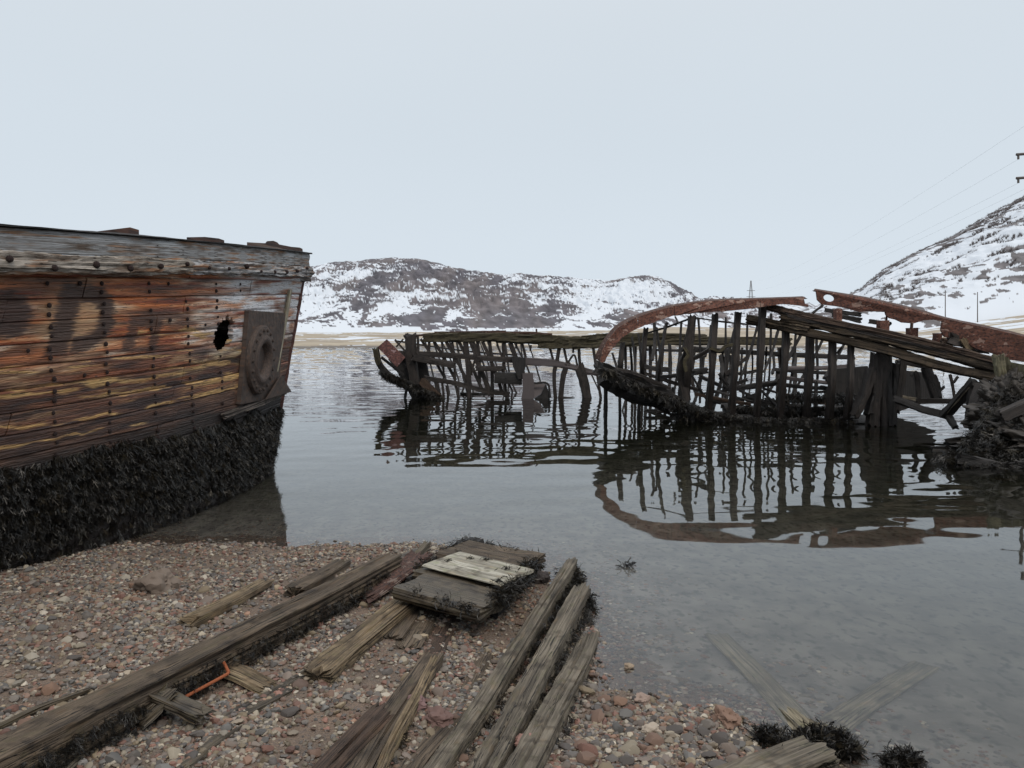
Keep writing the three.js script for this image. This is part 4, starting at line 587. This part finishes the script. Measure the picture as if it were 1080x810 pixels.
weedyBeam('timber', 'narrow beam with weed on its tip, leftmost of the three beams reaching the water', [[603, 590, 0.15], [560, 656, 0.1], [510, 735, 0.07], [455, 812, 0.045]], 0.075, 0.14, M.beam, { checks: 10, seg: 70 }, [[[0, 0.03], 80, 0.06, 0.1, 0.05, 0], [[0, 0.22], 300, 0.075, 0.07, 0.14, -1], [[0.1, 0.85], 900, 0.065, 0.042, 0.12, -1]]);
weedyBeam('timber', 'thick grey beam with weed patches, middle of the three beams reaching the water', [[614, 618, 0.13], [578, 682, 0.1], [536, 760, 0.08], [500, 826, 0.06]], 0.1, 0.13, M.beam, { checks: 12, seg: 70, rough: 0.012 }, [[[0, 0.03], 80, 0.06, 0.09, 0.05, 0], [[0, 0.12], 200, 0.09, 0.06, 0.1, 0], [[0.1, 0.6], 450, 0.08, 0.042, 0.12, -1], [[0.25, 0.4], 50, 0.08, 0.04, 0, 0]]);
weedyBeam('timber', 'cracked grey beam slipping under the water, the beam nearest the open water', [[634, 640, -0.035], [613, 690, 0.045], [580, 750, 0.075], [540, 822, 0.085]], 0.11, 0.11, M.beam, { checks: 12, seg: 60, rough: 0.012, lift: 0.06 }, [[[0.3, 0.75], 260, 0.09, 0.042, 0.09, -1]]);
beamOn('timber', 'flat plank end peeping out between the narrow beam and the split plank', [[512, 690], [480, 750], [420, 822]], 0.08, 0.05, M.beamBrown, { lift: 0.01 });
beamOn('timber', 'half-buried slat between the split plank and the dark log end', [[414, 768], [392, 796], [376, 822]], 0.05, 0.04, M.boardWet, { lift: 0.018 });
beamOn('timber', 'thin weathered slat showing just left of the narrow beam foot', [[470, 770], [444, 800], [430, 822]], 0.05, 0.04, M.beamBrown, { lift: 0.02 });
weedyBeam('timber', 'sawn grey plank end jutting from the bottom edge into the weed', [[858, 786, 0.1], [810, 805, 0.1], [770, 822, 0.1]], 0.17, 0.07, M.beam, {}, [[[0, 0.2], 120, 0.1, 0.07, 0.06, 0]]);

// boards of the collapsed platform
{
  const g = thing('board_platform', 'slab of weathered boards with a pale painted panel on top at the waterline', 'platform');
  const top = (px, py, l) => G(px, py, l), slab = (name, a, b, w, t, mat, o) => mesh(name, timber([a, b], w, t, { side: 8, rough: 0.006, checks: 6, rag: 0.02, ...o }), mat, g);
  const lv = 0.235; const dn = (p, t) => { p.y -= t / 2; return p; };
  slab('board', dn(top(438, 610, lv), 0.07), dn(top(524, 631, lv - 0.02), 0.07), 0.4, 0.07, M.boardWet, { checks: 9 });
  slab('pale_panel', dn(top(467, 588, lv + 0.03), 0.022), dn(top(545, 607, lv + 0.02), 0.022), 0.36, 0.022, M.pale, { checks: 0, rough: 0.002, rag: 0.005 });
  slab('board', dn(top(455, 594, lv), 0.06), dn(top(542, 612, lv - 0.015), 0.06), 0.34, 0.06, M.boardWet);
  slab('board', dn(top(480, 576, lv + 0.01), 0.06), dn(top(556, 591, lv), 0.06), 0.42, 0.06, M.beamBrown);
  slab('bearer', dn(top(440, 612, 0.16), 0.1), dn(top(500, 570, 0.16), 0.1), 0.14, 0.14, M.darker); slab('bearer', dn(top(512, 630, 0.15), 0.1), dn(top(556, 586, 0.15), 0.1), 0.16, 0.14, M.darker);
  const w = []; const put = (x0, y0, x1, y1, n, sp, l0, l1) => { for (let i = 0; i < n; i++) { const t = rnd(), p = top(lerp(x0, x1, t) + rr(-sp, sp), lerp(y0, y1, t) + rr(-sp * 0.6, sp * 0.6), rr(0.05, lv + 0.01)); w.push([p, rr(l0, l1), 1.4]); } };
  put(522, 632, 562, 592, 1000, 8, 0.025, 0.06); put(440, 600, 488, 570, 160, 3, 0.02, 0.05); put(490, 568, 556, 584, 120, 3, 0.02, 0.04); put(428, 622, 510, 644, 260, 3, 0.02, 0.05); put(538, 612, 520, 606, 50, 4, 0.02, 0.04);
  for (const [x, y] of [[483, 580], [471, 591], [496, 588], [513, 589], [536, 598], [527, 611]]) for (let i = 0; i < 6; i++) w.push([top(x + rr(-2, 2), y + rr(-1, 1), lv + 0.035), rr(0.015, 0.03), 1.5]);
  weed('seaweed', g, w, 2);
}
// rust-brown scraps behind the platform
{
  const q = beamOn('iron_scrap', 'rusty torn iron scrap beside the platform at the waterline', [[392, 622, 0.05], [420, 603, 0.08], [438, 588, 0.1]], 0.16, 0.02, M.rustDark, { category: 'scrap iron', group: 'rusty scraps', rag: 0.12, rough: 0.02, checks: 2 });
  beamOn('wood_splinter', 'pointed grey splinter standing up behind the rusty scrap', [[428, 596, 0.06], [446, 576, 0.12]], 0.05, 0.03, M.beam, { category: 'splinter', group: 'splinters', rag: 0.1 });
}
{ // bent rusty rod
  const g = new THREE.TubeGeometry(new THREE.CatmullRomCurve3([onGround(188, 739, 0.03), onGround(212, 726, 0.05), onGround(241, 710, 0.06), onGround(235, 697, 0.08)], false, 'catmullrom', 0.1), 30, 0.007, 8);
  tag(mesh('rusty_rod', g, std({ color: C(146, 80, 46), roughness: 0.8, bumpMap: rustBump, bumpScale: 0.003 })), 'bright orange rusty rod bent at its end beside the longest timber', 'rod');
  const chip = beamOn('wood_chip', 'pale curved wood chip lying by the orange rod', [[236, 702, 0.04], [255, 709, 0.045], [274, 719, 0.03]], 0.11, 0.02, M.beamTan, { category: 'wood chip', group: 'splinters', rag: 0.06, checks: 3 });
  const s1 = thing('angle_bracket', 'dark wedge-shaped angle of encrusted iron under the longest timber', 'scrap iron', 'rusty scraps');
  mesh('flange', timber([onGround(150, 752, 0.05), onGround(172, 733, 0.1)], 0.14, 0.025, { rough: 0.008, side: 6 }), M.boardWet, s1); mesh('flange', timber([onGround(170, 734, 0.1), onGround(210, 752, 0.06)], 0.09, 0.03, { rough: 0.008, side: 6 }), M.boardWet, s1);
  beamOn('timber', 'grey driftwood sliver beneath the longest timber in the lower left', [[60, 812], [92, 784], [126, 764]], 0.07, 0.03, M.beam, { lift: 0.02, rag: 0.1 });
  beamOn('timber', 'thin dark stick above the longest timber near the left edge', [[0, 765], [40, 746], [82, 731]], 0.035, 0.025, M.boardWet, { lift: 0.02 });
}
// planks on the sea floor
[[[[757, 672], [800, 715], [858, 778]], 0.13, 'drowned pale plank slanting down to the weed, seen through the water'], [[[862, 778], [905, 748], [975, 705]], 0.13, 'drowned pale plank slanting away to the far end, seen through the water']].forEach(([pts, w, label]) => {
  const line = pts.map(([x, y]) => { const p = G(x, y, 0), dir = p.clone().sub(camera.position).normalize(), k = 1 / 1.33, hx = dir.x * k, hz = dir.z * k, dy = -Math.sqrt(1 - hx * hx - hz * hz); let q = p.clone(); for (let i = 0; i < 200; i++) { q.x += hx * 0.01; q.z += hz * 0.01; q.y += dy * 0.01; if (q.y < ground(q.x, q.z) + 0.03) break; } return q; });
  tag(mesh('sunken_plank', timber(line, w, 0.05, { side: 6, checks: 5 }), M.sunk), label, 'timber', 'planks on the sea floor');
});

// ---------- shingle ----------
const stoneForms = []; { const r = mulberry(5); for (let i = 0; i < 6; i++) {
  const g = new THREE.IcosahedronGeometry(1, 2); g.deleteAttribute('uv'); const p = g.attributes.position, sx = 1, sy = 0.42 + 0.3 * r(), sz = 0.62 + 0.3 * r(), cuts = []; for (let c = 0; c < 6; c++) cuts.push([V(r() - 0.5, (r() - 0.5), r() - 0.5).normalize(), 0.56 + 0.26 * r()]);
  for (let k = 0; k < p.count; k++) { const d = V(p.getX(k), p.getY(k), p.getZ(k)); let q = 1 + 0.12 * n3(d.x * 1.3 + i * 9, d.y * 1.3, d.z * 1.3); for (const [n, o] of cuts) { const dot = d.dot(n); if (dot > 0.01 && q * dot > o) q = lerp(q, o / dot, 0.95); } p.setXYZ(k, d.x * q * sx, d.y * q * sy, d.z * q * sz); }
  stoneForms.push(toCreasedNormals(g, 0.5)); } }
const stoneTones = [C(124, 111, 101), C(122, 114, 106), C(138, 126, 110), C(102, 96, 91), C(120, 88, 76), C(146, 136, 119), C(86, 80, 76), C(122, 98, 84), C(166, 157, 142), C(132, 104, 86), C(108, 105, 101), C(130, 116, 95)];
const stoneTone = () => { const c = stoneTones[Math.floor(rnd() * stoneTones.length)].clone(), k = rr(0.38, 0.98); return c.multiplyScalar(rnd() < 0.05 ? 1.2 : k); };
const stoneBump = tex(256, 256, (u, v) => 0.5 + 0.5 * fbm(u * 20, v * 20, 3), false);
M.stone = std({ color: 0xffffff, roughness: 0.65 });
{
  const lists = stoneForms.map(() => []), tones = stoneForms.map(() => []);
  const visible = (x, z) => Math.abs(x) / -z < 0.74;
  for (let i = 0; i < 240000; i++) {
    const D = 2.1 + 5.5 * Math.pow(rnd(), 1.25), x = rr(-0.76, 0.76) * D, z = -D, d = shoreDistance(x, z);
    if (d < -1.3) continue; if (d < 0 && rnd() < smooth(0.1, -1.2, d)) continue;
    const cover = fbm(x * 1.1 + 7, z * 1.1, 3) + 0.5 * fbm(x * 4, z * 4, 2); if (cover < -0.12 && rnd() < 0.8) continue;
    const r = 0.004 + 0.0115 * Math.pow(rnd(), 2) + (rnd() < 0.16 ? 0.016 * rnd() * rnd() : 0), f = Math.floor(rnd() * 6);
    lists[f].push(xf(V(x, ground(x, z) + r * rr(0.05, 0.5), z), [rr(-0.5, 0.5), rr(0, 6.28), rr(-0.5, 0.5)], r * rr(0.85, 1.3))); tones[f].push(stoneTone());
  }
  const g = new THREE.Group(); g.name = 'pebbles'; g.userData.kind = 'stuff'; beach.add(g);
  stoneForms.forEach((s, f) => copies('pebbles', s, M.stone, lists[f], g, tones[f]));
  const mats = stoneTones.map((c) => std({ color: c.clone().multiplyScalar(0.68), roughness: 0.85 }));
  let made = 0; while (made < 300) { const spit = rnd() < 0.3, D = spit ? rr(2.5, 3.5) : 2.6 + 3.2 * Math.pow(rnd(), 1.6), x = spit ? rr(0.25, 1.0) : rr(-0.7, 0.45) * D, z = -D, d = shoreDistance(x, z); if (d < 0.0) continue; const r = (0.015 + 0.026 * Math.pow(rnd(), 1.8)) * (D > 4 ? 1.15 : 1) * (x > 0.25 ? 1.15 : 1), m = mesh('stone', stoneForms[Math.floor(rnd() * 6)], mats[Math.floor(rnd() * mats.length)], beach); m.position.set(x, ground(x, z) + r * 0.25, z); m.rotation.set(rr(-0.4, 0.4), rr(0, 6.28), rr(-0.4, 0.4)); m.scale.setScalar(r); made++; }
}
function rock(label, px, py, r, col, sq = 1, lift = 0.3) { const p = onGround(px, py, 0), g = new THREE.IcosahedronGeometry(1, 7); g.deleteAttribute('uv'); const q = g.attributes.position, s = rnd() * 90; for (let i = 0; i < q.count; i++) { const d = V(q.getX(i), q.getY(i), q.getZ(i)), k = 1 + 0.3 * n3(d.x * 0.9 + s, d.y * 0.9, d.z * 0.9) + 0.1 * n3(d.x * 3, d.y * 3 + s, d.z * 3) + 0.04 * n3(d.x * 8, d.y * 8 + s, d.z * 8) + 0.02 * n3(d.x * 19, d.y * 19 + s, d.z * 19); q.setXYZ(i, d.x * k, d.y * k * sq, d.z * k * 0.8); } const m = mesh('rock', toCreasedNormals(g, 0.7), std({ color: col, roughness: 0.85 })); m.position.copy(p); m.position.y += r * sq * lift; m.scale.setScalar(r); m.rotation.y = rnd() * 6; return tag(m, label, 'stone', 'single stones on the beach'); }
rock('dark red angular stone lying between the narrow beam and the split plank', 462, 763, 0.062, C(98, 76, 70), 0.6, 0.5);
rock('smaller purple-grey stone beside the dark red one', 438, 746, 0.05, C(110, 86, 84), 0.6, 0.5);
rock('round white stone in front of the platform', 525, 646, 0.03, C(214, 208, 196), 0.8, 0.6);
rock('low brown boulder half buried in the shingle by the hull', 166, 622, 0.11, C(104, 92, 82), 0.75, 0.3);
rock('flat pink slab resting on the beam nearest the open water', 556, 796, 0.05, C(132, 100, 90), 0.4, 2.6);
rock('lone tan stone just above the water surface off the last beam', 663, 710, 0.022, C(140, 124, 106), 0.8, 0.4).position.y = 0.006;
rock('pinkish stone at the water edge near the shingle spit', 677, 741, 0.035, C(134, 116, 105), 0.7, 0.6);
rock('brown angular stone on the tip of the shingle spit', 766, 762, 0.06, C(116, 92, 78), 0.6, 0.6);
rock('cream stone on the crest of the shingle spit', 687, 774, 0.04, C(152, 140, 126), 0.6, 0.6);
rock('dark stone standing in the water beside the narrow beam tip', 571, 614, 0.06, C(52, 46, 44), 0.8, 0.5);

// ---------- seaweed lying by the water ----------
function clump(label, px, py, rx, rz, n, len, lift = 0.1) { const c = G(px, py, 0), list = []; for (let i = 0; i < n; i++) { const a = rnd() * 6.28, q = Math.sqrt(rnd()); list.push([V(c.x + rx * q * Math.cos(a), Math.max(0, ground(c.x, c.z)) + lift * (1 - q * q) * rnd() + 0.01, c.z + rz * q * Math.sin(a)), rr(len * 0.5, len), 3.1]); } const t = thing('seaweed_clump', label, 'seaweed', 'loose seaweed by the water'); weed('fronds', t, list, 2); return t; }
clump('big tangled dark seaweed clump on the sawn plank end', 868, 790, 0.14, 0.085, 600, 0.045, 0.06);
clump('small seaweed clump right of the big tangle at the bottom edge', 952, 805, 0.075, 0.04, 120, 0.045, 0.025);
clump('seaweed tuft in the water left of the big tangle', 812, 782, 0.06, 0.04, 90, 0.05, 0.04);
clump('floating scrap of seaweed on the open water off the beams', 661, 598, 0.05, 0.03, 14, 0.05, 0.01);
clump('tiny seaweed scrap floating beside the middle beam', 622, 658, 0.02, 0.02, 8, 0.03, 0.01);

// ---------- poles, pylon and wires on the far side ----------
const wireMat = std({ color: C(110, 114, 120), roughness: 0.6 }), poleMat = std({ color: C(86, 80, 76), roughness: 0.9 });
const post = (a, b, r0, r1, mat, parent, name) => { const d = b.clone().sub(a), g = new THREE.CylinderGeometry(r1, r0, d.length(), 8); g.rotateX(Math.PI / 2); g.lookAt(d); g.translate((a.x + b.x) / 2, (a.y + b.y) / 2, (a.z + b.z) / 2); return mesh(name, g, mat, parent); };
for (const [px, y0, y1, D, label] of [[997, 306, 345, 205, 'bare utility pole at the foot of the snowy hillside'], [1031, 308, 340, 215, 'second bare utility pole on the snowy slope nearer the picture edge']]) { const t = thing('utility_pole', label, 'pole', 'utility poles'); post(P(px, y1, D), P(px, y0, D), 0.14, 0.1, poleMat, t, 'pole'); }
{
  const t = thing('pylon', 'thin distant lattice pylon rising behind the rusty rim', 'pylon'), D = 420, a = P(792, 322, D), b = P(792, 296, D);
  for (const [dx, dz] of [[-1, -1], [1, -1], [1, 1], [-1, 1]]) post(V(a.x + dx * 1.1, a.y, a.z + dz * 1.1), V(b.x + dx * 0.15, b.y, b.z + dz * 0.15), 0.14, 0.1, poleMat, t, 'leg');
  for (const [y, w] of [[306.5, 2.2], [313, 2.4]]) post(P(792, y, D).add(V(-w, 0, 0)), P(792, y, D).add(V(w, 0, 0)), 0.12, 0.12, poleMat, t, 'cross_arm');
  const s = thing('power_pole', 'near power pole whose cross arms poke in at the picture edge', 'pole', 'utility poles'), Dn = 75, base = P(1094, 345, Dn), topP = P(1094, 140, Dn);
  post(base, topP, 0.22, 0.16, poleMat, s, 'pole'); for (const y of [163, 188]) { post(P(1072, y, Dn), P(1116, y - 3, Dn), 0.13, 0.13, poleMat, s, 'cross_arm'); post(P(1074, y + 1, Dn), P(1074, y + 5, Dn), 0.1, 0.1, poleMat, s, 'insulator'); }
  [[1074, 168, 788, 306.5, 'upper power line descending to the distant pylon'], [1074, 193, 789, 313, 'middle power line descending to the distant pylon'], [1110, 185, 796, 313, 'lowest power line descending to the distant pylon'], [1085, 130, 792, 297, 'topmost faint power line descending to the distant pylon']].forEach(([x0, y0, x1, y1, label]) => { const A = P(x0, y0, Dn), B = P(x1, y1, D), mid = A.clone().lerp(B, 0.5).add(V(0, -7, 0)); tag(mesh('power_line', new THREE.TubeGeometry(new THREE.QuadraticBezierCurve3(A, mid, B), 60, 0.006, 5), wireMat), label, 'wire', 'power lines'); });
}
{ // leafless shrubs on the snowy hillside
  const parts = [], r = mulberry(41); for (let i = 0; i < 16; i++) { const a = r() * 6.28, l = 0.6 + 0.4 * r(), s = 0.15 + 0.5 * r(); const g = new THREE.ConeGeometry(0.035, l, 3, 1, true); g.translate(0, l / 2, 0); g.rotateX(s); g.rotateY(a); parts.push(g); }
  const shrub = mergeGeometries(parts), ms = [], top = (px, r) => { const D = lerp(250, 470, r), t = EYE + (HORIZON - table(RIDGE_R, px)) * 470 / FOCAL, base = flatHeight(px, 250) - 1.5; return V(polar(px, D), base + (t - base) * Math.pow(r, 0.72), -D); };
  for (let i = 0; i < 9000; i++) { const px = rr(895, 1140), q = Math.pow(rnd(), 0.8) * 0.99, k = fbm(px * 0.022, q * 5, 4); if (k < 0.02 && q < 0.96) continue; if (q < 0.12) continue; const p = top(px, q); p.y -= 0.7; ms.push(xf(p, [0, rr(0, 6.28), 0], V(1, 1, 1).multiplyScalar(rr(1.0, 2.3)))); }
  tag(copies('shrubs', shrub, std({ color: C(92, 86, 86), roughness: 1 }), ms), 'leafless grey birch scrub scattered over the snowy hillside', 'shrubs');
}

scene.traverse((o) => { if (o.isMesh) { o.castShadow = true; o.receiveShadow = true; } });
renderer.render(scene, camera);
